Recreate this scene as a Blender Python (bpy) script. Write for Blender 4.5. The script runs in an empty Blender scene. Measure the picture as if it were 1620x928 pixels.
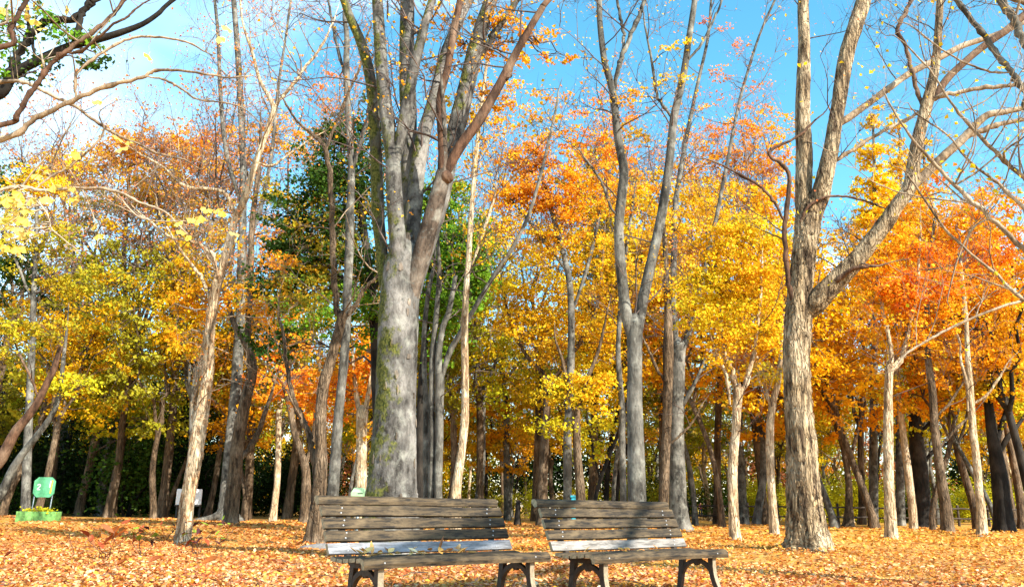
import bpy, math, random
import numpy as np
from mathutils import Vector

random.seed(7)
rng = np.random.default_rng(11)
scene = bpy.context.scene
COL = scene.collection

# ------------------------------------------------------------------ camera
F, HOR, ROLL, CAMH = 1300.0, 801.7, 0.012, 0.751
PITCH = math.atan2(HOR - 464.0, F)
fw = np.array([0, math.cos(PITCH), math.sin(PITCH)])
_up = np.array([0, -math.sin(PITCH), math.cos(PITCH)])
_rt = np.array([1.0, 0, 0])
rt = _rt * math.cos(ROLL) + _up * math.sin(ROLL)
up = -_rt * math.sin(ROLL) + _up * math.cos(ROLL)
CAM = np.array([0, 0, CAMH])
cam = bpy.data.cameras.new('camera')
cam.sensor_width = 36.0
cam.lens = 36.0 * F / 1620.0
cam.clip_start = 0.05
cam.clip_end = 3000
camo = bpy.data.objects.new('camera', cam)
COL.objects.link(camo)
camo.location = (0, 0, CAMH)
from mathutils import Matrix
camo.rotation_euler = Matrix(((rt[0], up[0], -fw[0]), (rt[1], up[1], -fw[1]), (rt[2], up[2], -fw[2]))).to_euler()
scene.camera = camo

# ------------------------------------------------------------------ sky, sun, exposure
SUN_AZ, SUN_EL = math.radians(46), math.radians(36)
SUN = Vector((math.sin(SUN_AZ) * math.cos(SUN_EL), -math.cos(SUN_AZ) * math.cos(SUN_EL), math.sin(SUN_EL)))
world = bpy.data.worlds.new('World')
scene.world = world
world.use_nodes = True
wn, wl = world.node_tree.nodes, world.node_tree.links
wn.clear()
sky = wn.new('ShaderNodeTexSky')
sky.sky_type = 'NISHITA'
sky.sun_disc = False
sky.sun_elevation = SUN_EL
sky.sun_rotation = math.atan2(SUN.x, SUN.y)
sky.air_density, sky.dust_density, sky.ozone_density = 1.0, 0.5, 1.2
hsv = wn.new('ShaderNodeHueSaturation')
hsv.inputs['Saturation'].default_value = 1.30
hsv.inputs['Hue'].default_value = 0.474
hsv.inputs['Value'].default_value = 1.12
tc = wn.new('ShaderNodeTexCoord')
mp = wn.new('ShaderNodeMapping')
mp.inputs['Scale'].default_value = (1.0, 1.0, 2.2)
mp.inputs['Location'].default_value = (11.0, 5.0, 0.0)
nz = wn.new('ShaderNodeTexNoise')
nz.inputs['Scale'].default_value = 1.5
nz.inputs['Detail'].default_value = 5
nz.inputs['Roughness'].default_value = 0.5
rp = wn.new('ShaderNodeValToRGB')
rp.color_ramp.elements[0].position = 0.50
rp.color_ramp.elements[0].color = (0, 0, 0, 1)
rp.color_ramp.elements[1].position = 0.95
rp.color_ramp.elements[1].color = (0.75, 0.75, 0.75, 1)
mx = wn.new('ShaderNodeMixRGB')
mx.inputs['Color2'].default_value = (10.5, 11.0, 11.8, 1)
bg = wn.new('ShaderNodeBackground')
bg.inputs['Strength'].default_value = 0.14
wo = wn.new('ShaderNodeOutputWorld')
wl.new(sky.outputs[0], hsv.inputs['Color'])
wl.new(tc.outputs['Generated'], mp.inputs['Vector'])
wl.new(mp.outputs[0], nz.inputs['Vector'])
wl.new(nz.outputs['Fac'], rp.inputs[0])
wl.new(rp.outputs[0], mx.inputs['Fac'])
wl.new(hsv.outputs[0], mx.inputs['Color1'])
wl.new(mx.outputs[0], bg.inputs['Color'])
wl.new(bg.outputs[0], wo.inputs['Surface'])
sl = bpy.data.lights.new('sun', 'SUN')
sl.energy = 5.0
sl.angle = math.radians(0.53)
sl.color = (1.0, 0.93, 0.80)
so = bpy.data.objects.new('sun', sl)
COL.objects.link(so)
so.rotation_euler = SUN.to_track_quat('Z', 'Y').to_euler()
so.location = SUN * 60
vs = scene.view_settings
vs.view_transform = 'Standard'
vs.look = 'None'
vs.exposure = 1.28
vs.gamma = 1.0
vs.use_curve_mapping = False
scene.cycles.max_bounces = 7
scene.cycles.diffuse_bounces = 4
scene.cycles.transmission_bounces = 4
scene.cycles.transparent_max_bounces = 4
scene.cycles.use_adaptive_sampling = True

# ------------------------------------------------------------------ projection helpers (photograph pixel -> point of the place)
def ray(px, py):
    return fw + rt * ((px - 810.0) / F) + up * ((464.0 - py) / F)
def P(px, py, Y):
    r = ray(px, py)
    return CAM + r * (Y / r[1])
def G(px, py):
    r = ray(px, py)
    t = -CAMH / r[2]
    return CAM + r * t
def WPX(w, Y):           # a width in photograph pixels at depth Y, in metres
    return w * Y * 1.03 / F

def ground_z(x, y):
    k = np.clip((y - 3) / 6.0, 0, 1)
    return k * (0.035 * np.sin(x * 0.9 + 0.4) * np.cos(y * 0.55) + 0.02 * np.sin(x * 2.3 + y * 1.1) + 0.03 * np.sin(y * 0.31 + x * 0.17)) - 0.01

# ------------------------------------------------------------------ mesh building
class MB:
    def __init__(self):
        self.v, self.f3, self.f4, self.c, self.n = [], [], [], [], 0
    def add(self, v, quads=None, tris=None, col=None):
        v = np.asarray(v, np.float32)
        if quads is not None and len(quads):
            self.f4.append(np.asarray(quads, np.int64) + self.n)
        if tris is not None and len(tris):
            self.f3.append(np.asarray(tris, np.int64) + self.n)
        self.v.append(v)
        if col is None:
            col = np.ones((len(v), 3), np.float32)
        self.c.append(np.broadcast_to(np.asarray(col, np.float32), (len(v), 3)))
        self.n += len(v)
    def mesh(self, name, mat, smooth=True, origin=None):
        me = bpy.data.meshes.new(name)
        v = np.concatenate(self.v)
        if origin is not None:
            v = v - np.asarray(origin, np.float32)
        f3 = np.concatenate(self.f3) if self.f3 else np.zeros((0, 3), np.int64)
        f4 = np.concatenate(self.f4) if self.f4 else np.zeros((0, 4), np.int64)
        me.vertices.add(len(v))
        me.vertices.foreach_set('co', v.ravel().astype(np.float32))
        nl = len(f3) * 3 + len(f4) * 4
        me.loops.add(nl)
        me.loops.foreach_set('vertex_index', np.concatenate([f3.ravel(), f4.ravel()]).astype(np.int32))
        me.polygons.add(len(f3) + len(f4))
        ls = np.concatenate([np.arange(len(f3)) * 3, len(f3) * 3 + np.arange(len(f4)) * 4]).astype(np.int32)
        me.polygons.foreach_set('loop_start', ls)
        me.polygons.foreach_set('use_smooth', np.full(len(ls), smooth))
        at = me.attributes.new('Col', 'FLOAT_COLOR', 'POINT')
        c4 = np.ones((len(v), 4), np.float32)
        c4[:, :3] = np.concatenate(self.c)
        at.data.foreach_set('color', c4.ravel())
        me.update(calc_edges=True)
        me.validate()
        if mat is not None:
            me.materials.append(mat)
        return me
    def build(self, name, mat, parent=None, smooth=True, origin=None):
        if origin is None and parent is not None:
            origin = np.array(parent.get('_o', (0, 0, 0)))
        o = bpy.data.objects.new(name, self.mesh(name, mat, smooth, origin))
        COL.objects.link(o)
        if parent is not None:
            o.parent = parent
        elif origin is not None:
            o.location = origin
        return o

def tag(o, label=None, cat=None, group=None, kind=None):
    if label: o['label'] = label
    if cat: o['category'] = cat
    if group: o['group'] = group
    if kind: o['kind'] = kind
    return o
def empty(name, loc, label, cat, group=None):
    e = bpy.data.objects.new(name, None)
    COL.objects.link(e)
    e.location = loc
    e.empty_display_size = 0.2
    e['_o'] = [float(a) for a in loc]
    return tag(e, label, cat, group)
LANDMARK = [(60, 'at the far left edge'), (130, 'behind the green number sign'), (230, 'behind the leaning trunks at left'), (330, 'behind the pale leaning tree'), (430, 'behind the brown leaning tree'),
            (560, 'left of the huge mossy trunk'), (680, 'behind the huge mossy trunk'), (790, 'just right of the huge mossy trunk'), (880, 'between the two benches'), (960, 'behind the right bench'),
            (1050, 'behind the forked grey tree'), (1130, 'behind the stout grey tree'), (1250, 'just left of the shaggy tree'), (1370, 'just right of the shaggy tree'), (1480, 'behind the slim cream trunks'), (1560, 'between the black trunks'), (9999, 'at the right edge')]
def beside(x, y):
    px = 810 + x * F / (y * 1.03)
    return next(w for p, w in LANDMARK if px < p)
def strip_tmp():
    for o in bpy.data.objects:
        if '_o' in o:
            del o['_o']

def catmull(pts, n):
    pts = np.asarray(pts, float)
    if len(pts) < 3:
        t = np.linspace(0, 1, n + 1)[:, None]
        return pts[0] * (1 - t) + pts[-1] * t
    p = np.vstack([2 * pts[0] - pts[1], pts, 2 * pts[-1] - pts[-2]])
    out = []
    for i in range(1, len(p) - 2):
        t = np.linspace(0, 1, n, endpoint=False)[:, None]
        a, b, c, d = p[i - 1], p[i], p[i + 1], p[i + 2]
        out.append(0.5 * (2 * b + (c - a) * t + (2 * a - 5 * b + 4 * c - d) * t ** 2 + (3 * b - a - 3 * c + d) * t ** 3))
    out.append(p[-2][None])
    return np.vstack(out)

def tube(mb, c, r, k=8, rough=0.0, seed=0.0, col=None, cap=True, flare=None, bump=1.0, ridge=0.0):
    """c (n,3) centre line, r (n,) radii"""
    c = np.asarray(c, float)
    n = len(c)
    r = np.asarray(r, float)
    t = np.gradient(c, axis=0)
    t /= np.linalg.norm(t, axis=1)[:, None] + 1e-9
    m = t.mean(0)
    ref = np.eye(3)[np.argmin(np.abs(m))]
    a = np.cross(t, ref)
    a /= np.linalg.norm(a, axis=1)[:, None] + 1e-9
    b = np.cross(t, a)
    th = np.linspace(0, 2 * math.pi, k, endpoint=False)
    R = np.repeat(r[:, None], k, 1)
    if rough:
        s = np.concatenate([[0], np.cumsum(np.linalg.norm(np.diff(c, axis=0), axis=1))])[:, None] / max(r[0], 0.02)
        q = th[None]
        R = R * (1 + rough * (0.5 * np.sin(2 * q + 0.35 * s + seed) + 0.35 * np.sin(3 * q - 0.6 * s + 2 * seed) + 0.3 * np.sin(5 * q + 0.2 * s + seed * 3)
                              + 0.4 * np.sin(0.55 * s + seed * 5) * np.cos(q + seed)) + bump * rough * 0.35 * rng.standard_normal(R.shape))
    if ridge:
        acc = 0
        for m_ in range(7, k // 3):
            ph = np.cumsum(rng.standard_normal(n) * 0.55)[:, None]
            am = 0.5 + 0.5 * np.sin(np.cumsum(rng.standard_normal(n) * 0.5) + rng.uniform(0, 6))[:, None]
            acc = acc + am * np.sin(m_ * th[None] + ph)
        acc = acc / math.sqrt(max(1, k // 3 - 7))
        R = R * (1 + ridge * (np.abs(acc) - 0.5))
    if flare is not None:
        amt, hgt = flare
        z = (c[:, 2] - c[0, 2])[:, None]
        lob = 0.55 + 0.45 * np.cos(5 * th[None] + seed * 7) + 0.3 * np.cos(3 * th[None] + seed * 3)
        R = R * (1 + amt * np.exp(-np.maximum(z, 0) / hgt) * lob)
    v = c[:, None] + R[..., None] * (np.cos(th)[None, :, None] * a[:, None] + np.sin(th)[None, :, None] * b[:, None])
    i = np.arange(n - 1)[:, None] * k
    j = np.arange(k)[None]
    j2 = (j + 1) % k
    q = np.stack([i + j, i + j2, i + k + j2, i + k + j], -1).reshape(-1, 4)
    vv = v.reshape(-1, 3)
    tris = None
    if cap:
        vv = np.vstack([vv, c[-1] + t[-1] * r[-1] * 0.3])
        e = (n - 1) * k
        tris = [(e + x, e + (x + 1) % k, n * k) for x in range(k)]
    mb.add(vv, q, tris, col)

def box(mb, x0, x1, y0, y1, z0, z1, col=None, bev=0.0):
    if bev <= 0:
        v = [(x, y, z) for z in (z0, z1) for y in (y0, y1) for x in (x0, x1)]
        mb.add(v, [(0, 2, 3, 1), (4, 5, 7, 6), (0, 1, 5, 4), (2, 6, 7, 3), (0, 4, 6, 2), (1, 3, 7, 5)], None, col)
    else:
        prof = []
        b = bev
        for (x, y) in ((x0 + b, y0), (x1 - b, y0), (x1, y0 + b), (x1, y1 - b), (x1 - b, y1), (x0 + b, y1), (x0, y1 - b), (x0, y0 + b)):
            prof.append((x, y))
        zs = [(z0, b), (z0 + b, 0), (z1 - b, 0), (z1, b)]
        cx, cy = (x0 + x1) / 2, (y0 + y1) / 2
        v = []
        for z, s in zs:
            fx, fy = 1 - s / max(abs(x1 - x0) / 2, 1e-4), 1 - s / max(abs(y1 - y0) / 2, 1e-4)
            v += [(cx + (x - cx) * fx, cy + (y - cy) * fy, z) for x, y in prof]
        q = [(r * 8 + i, r * 8 + (i + 1) % 8, r * 8 + 8 + (i + 1) % 8, r * 8 + 8 + i) for r in range(3) for i in range(8)]
        v += [(cx, cy, z0), (cx, cy, z1)]
        tr = [((i + 1) % 8, i, 32) for i in range(8)] + [(24 + i, 24 + (i + 1) % 8, 33) for i in range(8)]
        mb.add(v, q, tr, col)

def extrude_profile(mb, prof, x0, x1, nx=2, wob=0.0, seed=0.0, col=None):
    """prof: closed list of (y,z); swept along x"""
    prof = np.asarray(prof, float)
    k = len(prof)
    xs = np.linspace(x0, x1, nx)
    v = []
    for x in xs:
        dz = wob * (math.sin(x * 3.1 + seed) + 0.5 * math.sin(x * 7.3 + seed * 2))
        dy = wob * 0.6 * math.sin(x * 4.3 + seed * 3)
        v += [(x, y + dy, z + dz) for y, z in prof]
    q = [(r * k + i, r * k + (i + 1) % k, (r + 1) * k + (i + 1) % k, (r + 1) * k + i) for r in range(nx - 1) for i in range(k)]
    base = len(v)
    v += [(x0, prof[:, 0].mean(), prof[:, 1].mean()), (x1, prof[:, 0].mean(), prof[:, 1].mean())]
    tr = [((i + 1) % k, i, base) for i in range(k)] + [((nx - 1) * k + i, (nx - 1) * k + (i + 1) % k, base + 1) for i in range(k)]
    mb.add(v, q, tr, col)

# ------------------------------------------------------------------ materials
def newmat(name):
    m = bpy.data.materials.new(name)
    m.use_nodes = True
    n, l = m.node_tree.nodes, m.node_tree.links
    n.clear()
    return m, n, l
def mixrgb(n, l, fac, a, b, mode='MIX'):
    x = n.new('ShaderNodeMixRGB')
    x.blend_type = mode
    for s, val in (('Fac', fac), ('Color1', a), ('Color2', b)):
        if hasattr(val, 'links'):
            l.new(val, x.inputs[s])
        elif isinstance(val, (int, float)):
            x.inputs[s].default_value = val
        else:
            x.inputs[s].default_value = (*val, 1)
    return x.outputs[0]
def noise(n, l, vec, scale, detail=4, rough=0.6):
    x = n.new('ShaderNodeTexNoise')
    x.inputs['Scale'].default_value = scale
    x.inputs['Detail'].default_value = detail
    x.inputs['Roughness'].default_value = rough
    l.new(vec, x.inputs['Vector'])
    return x.outputs['Fac']
def ramp(n, l, fac, p0, p1, c0=(0, 0, 0), c1=(1, 1, 1)):
    x = n.new('ShaderNodeValToRGB')
    x.color_ramp.elements[0].position = p0
    x.color_ramp.elements[0].color = (*c0, 1)
    x.color_ramp.elements[1].position = p1
    x.color_ramp.elements[1].color = (*c1, 1)
    l.new(fac, x.inputs[0])
    return x.outputs[0]
def coords(n, l, scale=(1, 1, 1)):
    t = n.new('ShaderNodeTexCoord')
    m = n.new('ShaderNodeMapping')
    m.inputs['Scale'].default_value = scale
    l.new(t.outputs['Object'], m.inputs['Vector'])
    return m.outputs[0], t
def finish(m, n, l, col, rough=0.8, bump=None, bstr=0.5, bdist=0.02, spec=0.3):
    p = n.new('ShaderNodeBsdfPrincipled')
    if hasattr(col, 'links'):
        l.new(col, p.inputs['Base Color'])
    else:
        p.inputs['Base Color'].default_value = (*col, 1)
    p.inputs['Roughness'].default_value = rough
    p.inputs['Specular IOR Level'].default_value = spec
    if bump is not None:
        b = n.new('ShaderNodeBump')
        b.inputs['Strength'].default_value = bstr
        b.inputs['Distance'].default_value = bdist
        l.new(bump, b.inputs['Height'])
        l.new(b.outputs[0], p.inputs['Normal'])
    o = n.new('ShaderNodeOutputMaterial')
    l.new(p.outputs[0], o.inputs[0])
    return m

def bark(name, base, dark, light, zs=0.25, scale=9.0, moss=0.0, flakes=0.0, lichen=0.0, crack=0.0, bstr=0.6, bdist=0.03):
    m, n, l = newmat(name)
    v, t = coords(n, l, (1, 1, zs))
    v2, _ = coords(n, l, (1, 1, 0.8))
    a = noise(n, l, v, scale, 6, 0.65)
    b = noise(n, l, v, scale * 3.3, 4, 0.7)
    g = noise(n, l, v2, 1.7, 3, 0.5)
    c = mixrgb(n, l, ramp(n, l, a, 0.40, 0.58), dark, base)
    c = mixrgb(n, l, ramp(n, l, g, 0.48, 0.66), c, light)
    c = mixrgb(n, l, ramp(n, l, b, 0.30, 0.55, (0.55, 0.55, 0.55), (1.08, 1.08, 1.08)), (1, 1, 1), (1, 1, 1)) if False else mixrgb(n, l, 0.75, c, ramp(n, l, b, 0.32, 0.60, (0.40, 0.38, 0.36), (1.12, 1.12, 1.12)), 'MULTIPLY')
    if flakes:
        f = noise(n, l, v2, 7.0, 5, 0.7)
        fm = ramp(n, l, f, 0.62 - 0.1 * flakes, 0.64 - 0.1 * flakes)
        c = mixrgb(n, l, fm, c, (0.42, 0.26, 0.15))
    crk = None
    if crack:
        vo = n.new('ShaderNodeTexVoronoi')
        vo.feature = 'DISTANCE_TO_EDGE'
        vo.inputs['Scale'].default_value = crack
        vc, _ = coords(n, l, (1.25, 1.25, 0.22))
        ds = n.new('ShaderNodeMixRGB')
        ds.inputs['Fac'].default_value = 0.22
        nn = n.new('ShaderNodeTexNoise')
        nn.inputs['Scale'].default_value = 6
        nn.inputs['Detail'].default_value = 4
        l.new(vc, nn.inputs['Vector'])
        l.new(vc, ds.inputs['Color1'])
        l.new(nn.outputs['Color'], ds.inputs['Color2'])
        l.new(ds.outputs[0], vo.inputs['Vector'])
        crk = ramp(n, l, vo.outputs['Distance'], 0.0, 0.16)
        c = mixrgb(n, l, 0.55, c, ramp(n, l, vo.outputs['Distance'], 0.0, 0.10, (0.35, 0.31, 0.28), (1, 1, 1)), 'MULTIPLY')
    if lichen:
        f = noise(n, l, v2, 4.5, 5, 0.62)
        fm = ramp(n, l, f, 0.52, 0.72, (0, 0, 0), (.6, .6, .6))
        c = mixrgb(n, l, fm, c, (0.34, 0.34, 0.29))
        f = noise(n, l, v2, 23.0, 3, 0.6)
        fm = ramp(n, l, f, 0.62, 0.66)
        c = mixrgb(n, l, fm, c, (0.10, 0.10, 0.09))
    if moss:
        geo = n.new('ShaderNodeNewGeometry')
        sx = n.new('ShaderNodeVectorMath')
        sx.operation = 'DOT_PRODUCT'
        sx.inputs[1].default_value = (0.80, 0.60, 0.0)
        l.new(geo.outputs['Normal'], sx.inputs[0])
        mm = n.new('ShaderNodeMath')
        mm.operation = 'MULTIPLY_ADD'
        l.new(sx.outputs['Value'], mm.inputs[0])
        mm.inputs[1].default_value = -0.20
        f = noise(n, l, v2, 2.6, 6, 0.72)
        l.new(f, mm.inputs[2])
        fm = ramp(n, l, mm.outputs[0], 0.70 - 0.1 * moss, 0.78 - 0.1 * moss)
        mc = mixrgb(n, l, ramp(n, l, noise(n, l, v2, 30, 3), 0.4, 0.6), (0.035, 0.045, 0.008), (0.14, 0.14, 0.03))
        c = mixrgb(n, l, fm, c, mc)
    at = n.new('ShaderNodeAttribute')
    at.attribute_name = 'Col'
    c = mixrgb(n, l, 1.0, c, at.outputs['Color'], 'MULTIPLY')
    h = mixrgb(n, l, 0.4, a, b)
    if crk is not None:
        h = mixrgb(n, l, 0.5, h, crk)
    return finish(m, n, l, c, 0.85, h, bstr, bdist, 0.2)

B_GREY = bark('bark_grey', (0.105, 0.099, 0.084), (0.028, 0.026, 0.022), (0.20, 0.19, 0.165), 0.28, 6, lichen=1, bstr=0.8, bdist=.04)
B_BIG = bark('bark_zelkova', (0.115, 0.108, 0.098), (0.032, 0.029, 0.025), (0.24, 0.225, 0.205), 0.42, 6, moss=0.5, lichen=1, bstr=0.9, bdist=.04)
B_MID = bark('bark_brownish_limb', (0.125, 0.092, 0.068), (0.040, 0.029, 0.021), (0.21, 0.175, 0.14), 0.42, 7, lichen=1, bstr=0.8)
B_MOSS = bark('bark_mossy', (0.11, 0.10, 0.07), (0.04, 0.037, 0.028), (0.18, 0.17, 0.12), 0.45, 7, moss=1.6, lichen=1, bstr=0.8)
B_PALE = bark('bark_pale_flaking', (0.66, 0.51, 0.32), (0.28, 0.18, 0.10), (0.78, 0.66, 0.47), 0.20, 10, flakes=0.25, crack=11, bstr=1.0, bdist=0.05)
B_SHAG = bark('bark_shaggy', (0.44, 0.325, 0.19), (0.085, 0.055, 0.032), (0.58, 0.46, 0.30), 0.12, 11, crack=12, bstr=1.0, bdist=0.08)
B_BROWN = bark('bark_brown', (0.17, 0.115, 0.068), (0.05, 0.034, 0.021), (0.26, 0.19, 0.125), 0.15, 11, crack=14, bstr=1.0, bdist=.05)
B_RED = bark('bark_red_brown', (0.13, 0.068, 0.04), (0.045, 0.024, 0.015), (0.20, 0.13, 0.085), 0.3, 9, bstr=0.7)
B_DARK = bark('bark_dark', (0.022, 0.018, 0.014), (0.008, 0.007, 0.006), (0.045, 0.037, 0.029), 0.2, 10, bstr=0.9)
B_TWIG = bark('bark_twig', (0.12, 0.088, 0.075), (0.055, 0.04, 0.036), (0.19, 0.145, 0.125), 0.5, 14, bstr=0.2)
B_PTWIG = bark('bark_pale_twig', (0.34, 0.25, 0.16), (0.12, 0.08, 0.05), (0.46, 0.37, 0.27), 0.4, 9, bstr=0.5)

def leafmat(name, trans=0.38, gloss=0.25):
    m, n, l = newmat(name)
    at = n.new('ShaderNodeAttribute')
    at.attribute_name = 'Col'
    oi = n.new('ShaderNodeObjectInfo')
    c = mixrgb(n, l, 1.0, at.outputs['Color'], oi.outputs['Color'], 'MULTIPLY')
    d = n.new('ShaderNodeBsdfDiffuse')
    tr = n.new('ShaderNodeBsdfTranslucent')
    l.new(c, d.inputs['Color'])
    l.new(c, tr.inputs['Color'])
    mxs = n.new('ShaderNodeMixShader')
    mxs.inputs[0].default_value = trans
    l.new(d.outputs[0], mxs.inputs[1])
    l.new(tr.outputs[0], mxs.inputs[2])
    gl = n.new('ShaderNodeBsdfGlossy')
    gl.inputs['Roughness'].default_value = 0.45
    gl.inputs['Color'].default_value = (1, 1, 1, 1)
    m2 = n.new('ShaderNodeMixShader')
    m2.inputs[0].default_value = 0.02 * gloss
    l.new(mxs.outputs[0], m2.inputs[1])
    l.new(gl.outputs[0], m2.inputs[2])
    o = n.new('ShaderNodeOutputMaterial')
    l.new(m2.outputs[0], o.inputs[0])
    return m
M_LEAF = leafmat('leaf')
M_DRY = leafmat('dry_leaf', 0.15, 0.2)

def plain(name, col, rough=0.6, var=0.25, scale=8, bstr=0.15, metal=0.0):
    m, n, l = newmat(name)
    v, _ = coords(n, l)
    a = noise(n, l, v, scale, 5, 0.65)
    c = mixrgb(n, l, ramp(n, l, a, 0.35, 0.68), tuple(x * (1 - var) for x in col), tuple(min(1, x * (1 + var * 0.6)) for x in col))
    finish(m, n, l, c, rough, a, bstr, 0.01)
    n['Principled BSDF'].inputs['Metallic'].default_value = metal
    return m

def woodmat(name, base, dark, light, wear):
    m, n, l = newmat(name)
    v, _ = coords(n, l, (2.2, 22, 22))
    v2, _ = coords(n, l, (3, 9, 9))
    v3, _ = coords(n, l, (1, 1, 1))
    oi = n.new('ShaderNodeObjectInfo')
    ad = n.new('ShaderNodeVectorMath')
    ad.operation = 'MULTIPLY_ADD'
    cb = n.new('ShaderNodeCombineXYZ')
    l.new(oi.outputs['Random'], cb.inputs[0]); l.new(oi.outputs['Random'], cb.inputs[1]); l.new(oi.outputs['Random'], cb.inputs[2])
    l.new(cb.outputs[0], ad.inputs[0])
    ad.inputs[1].default_value = (37, 21, 53)
    l.new(v, ad.inputs[2])
    a = noise(n, l, ad.outputs[0], 2.4, 7, 0.68)
    b = noise(n, l, v2, 1.6, 5, 0.7)
    s = noise(n, l, v3, 40, 3, 0.7)
    c = mixrgb(n, l, ramp(n, l, a, 0.42, 0.58), dark, base)
    c = mixrgb(n, l, ramp(n, l, b, 0.50, 0.72, (0, 0, 0), (wear, wear, wear)), c, light)
    c = mixrgb(n, l, ramp(n, l, s, 0.70, 0.75, (0, 0, 0), (.5, .5, .5)), c, tuple(x * 1.6 for x in light))
    return finish(m, n, l, c, 0.75, a, 0.7, 0.006, 0.3)
M_WOOD = woodmat('weathered_wood', (0.070, 0.047, 0.023), (0.011, 0.008, 0.005), (0.15, 0.104, 0.054), 0.8)
M_WOOD2 = woodmat('grey_wood', (0.26, 0.26, 0.275), (0.13, 0.13, 0.135), (0.34, 0.34, 0.36), 0.6)
M_WOOD3 = woodmat('brown_grey_wood', (0.24, 0.215, 0.19), (0.09, 0.08, 0.07), (0.34, 0.315, 0.29), 0.7)
M_WOODEND = plain('wood_end', (0.42, 0.33, 0.20), 0.8, 0.4, 30)
M_IRON = plain('cast_iron', (0.045, 0.032, 0.025), 0.55, 0.5, 25, 0.3)
M_IRONP = plain('pale_iron_edge', (0.26, 0.21, 0.14), 0.6, 0.4, 25, 0.3)  # paler tone for the strip along the front of the bench legs
M_BOLT = plain('bolt', (0.36, 0.36, 0.36), 0.3, 0.1, 30, 0.1, 0.3)

# ground: leaf litter seen as a carpet where the leaves are too far off to tell apart
def ground_material():
    m, n, l = newmat('leaf_litter_ground')
    v, _ = coords(n, l)
    vo = n.new('ShaderNodeTexVoronoi')
    vo.inputs['Scale'].default_value = 13
    l.new(v, vo.inputs['Vector'])
    sp = n.new('ShaderNodeSeparateColor')
    l.new(vo.outputs['Color'], sp.inputs[0])
    rr = n.new('ShaderNodeValToRGB')
    el = rr.color_ramp.elements
    el[0].position, el[0].color = 0.0, (0.16, 0.055, 0.02, 1)
    el[1].position, el[1].color = 1.0, (0.62, 0.42, 0.17, 1)
    for p_, c_ in ((0.2, (0.42, 0.14, 0.03, 1)), (0.42, (0.56, 0.25, 0.05, 1)), (0.62, (0.50, 0.27, 0.09, 1)), (0.82, (0.60, 0.36, 0.08, 1))):
        e = el.new(p_); e.color = c_
    l.new(sp.outputs[0], rr.inputs[0])
    big = noise(n, l, v, 0.10, 3, 0.5)
    g = ramp(n, l, big, 0.40, 0.62)
    c = mixrgb(n, l, g, rr.outputs[0], mixrgb(n, l, 0.55, rr.outputs[0], (0.62, 0.36, 0.045)))
    sx = n.new('ShaderNodeSeparateXYZ')
    l.new(v, sx.inputs[0])
    h = noise(n, l, v, 30, 4, 0.7)
    c = mixrgb(n, l, 0.7, c, ramp(n, l, h, 0.35, 0.6, (0.55, 0.5, 0.45), (1.1, 1.1, 1.1)), 'MULTIPLY')
    return finish(m, n, l, c, 0.9, h, 0.8, 0.04, 0.1)
M_GROUND = ground_material()

# ------------------------------------------------------------------ palettes (linear base colours)
PAL = {
    'gold':   [(0.84, 0.47, 0.012), (0.82, 0.56, 0.02), (0.80, 0.38, 0.012), (0.68, 0.50, 0.03)],
    'yellow': [(0.84, 0.58, 0.015), (0.76, 0.60, 0.03), (0.84, 0.48, 0.012), (0.58, 0.54, 0.03)],
    'ginkgo': [(0.88, 0.60, 0.015), (0.88, 0.52, 0.012), (0.86, 0.56, 0.03)],
    'orange': [(0.86, 0.36, 0.012), (0.87, 0.46, 0.015), (0.84, 0.28, 0.012), (0.86, 0.53, 0.02)],
    'red':    [(0.85, 0.25, 0.015), (0.87, 0.33, 0.015), (0.80, 0.18, 0.015), (0.86, 0.43, 0.02)],
    'rust':   [(0.72, 0.27, 0.02), (0.78, 0.34, 0.02), (0.60, 0.19, 0.015), (0.80, 0.43, 0.02)],
    'pink':   [(0.74, 0.24, 0.06), (0.78, 0.20, 0.04), (0.62, 0.20, 0.12), (0.82, 0.40, 0.04)],
    'lime':   [(0.54, 0.52, 0.02), (0.66, 0.56, 0.02), (0.40, 0.46, 0.025), (0.74, 0.54, 0.02)],
    'olive':  [(0.46, 0.38, 0.02), (0.60, 0.44, 0.02), (0.26, 0.27, 0.02), (0.70, 0.45, 0.02), (0.16, 0.19, 0.015)],
    'green':  [(0.10, 0.24, 0.015), (0.15, 0.32, 0.02), (0.06, 0.16, 0.012), (0.24, 0.34, 0.02)],
    'dark':   [(0.028, 0.070, 0.010), (0.045, 0.105, 0.012), (0.018, 0.042, 0.008), (0.08, 0.14, 0.015)],
    'mixgo':  [(0.12, 0.20, 0.015), (0.70, 0.32, 0.015), (0.06, 0.12, 0.012), (0.50, 0.38, 0.02)],
    'white':  [(1, 1, 1), (0.82, 0.90, 0.85), (1.1, 0.95, 0.9), (0.78, 0.78, 0.78)],
}
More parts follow.
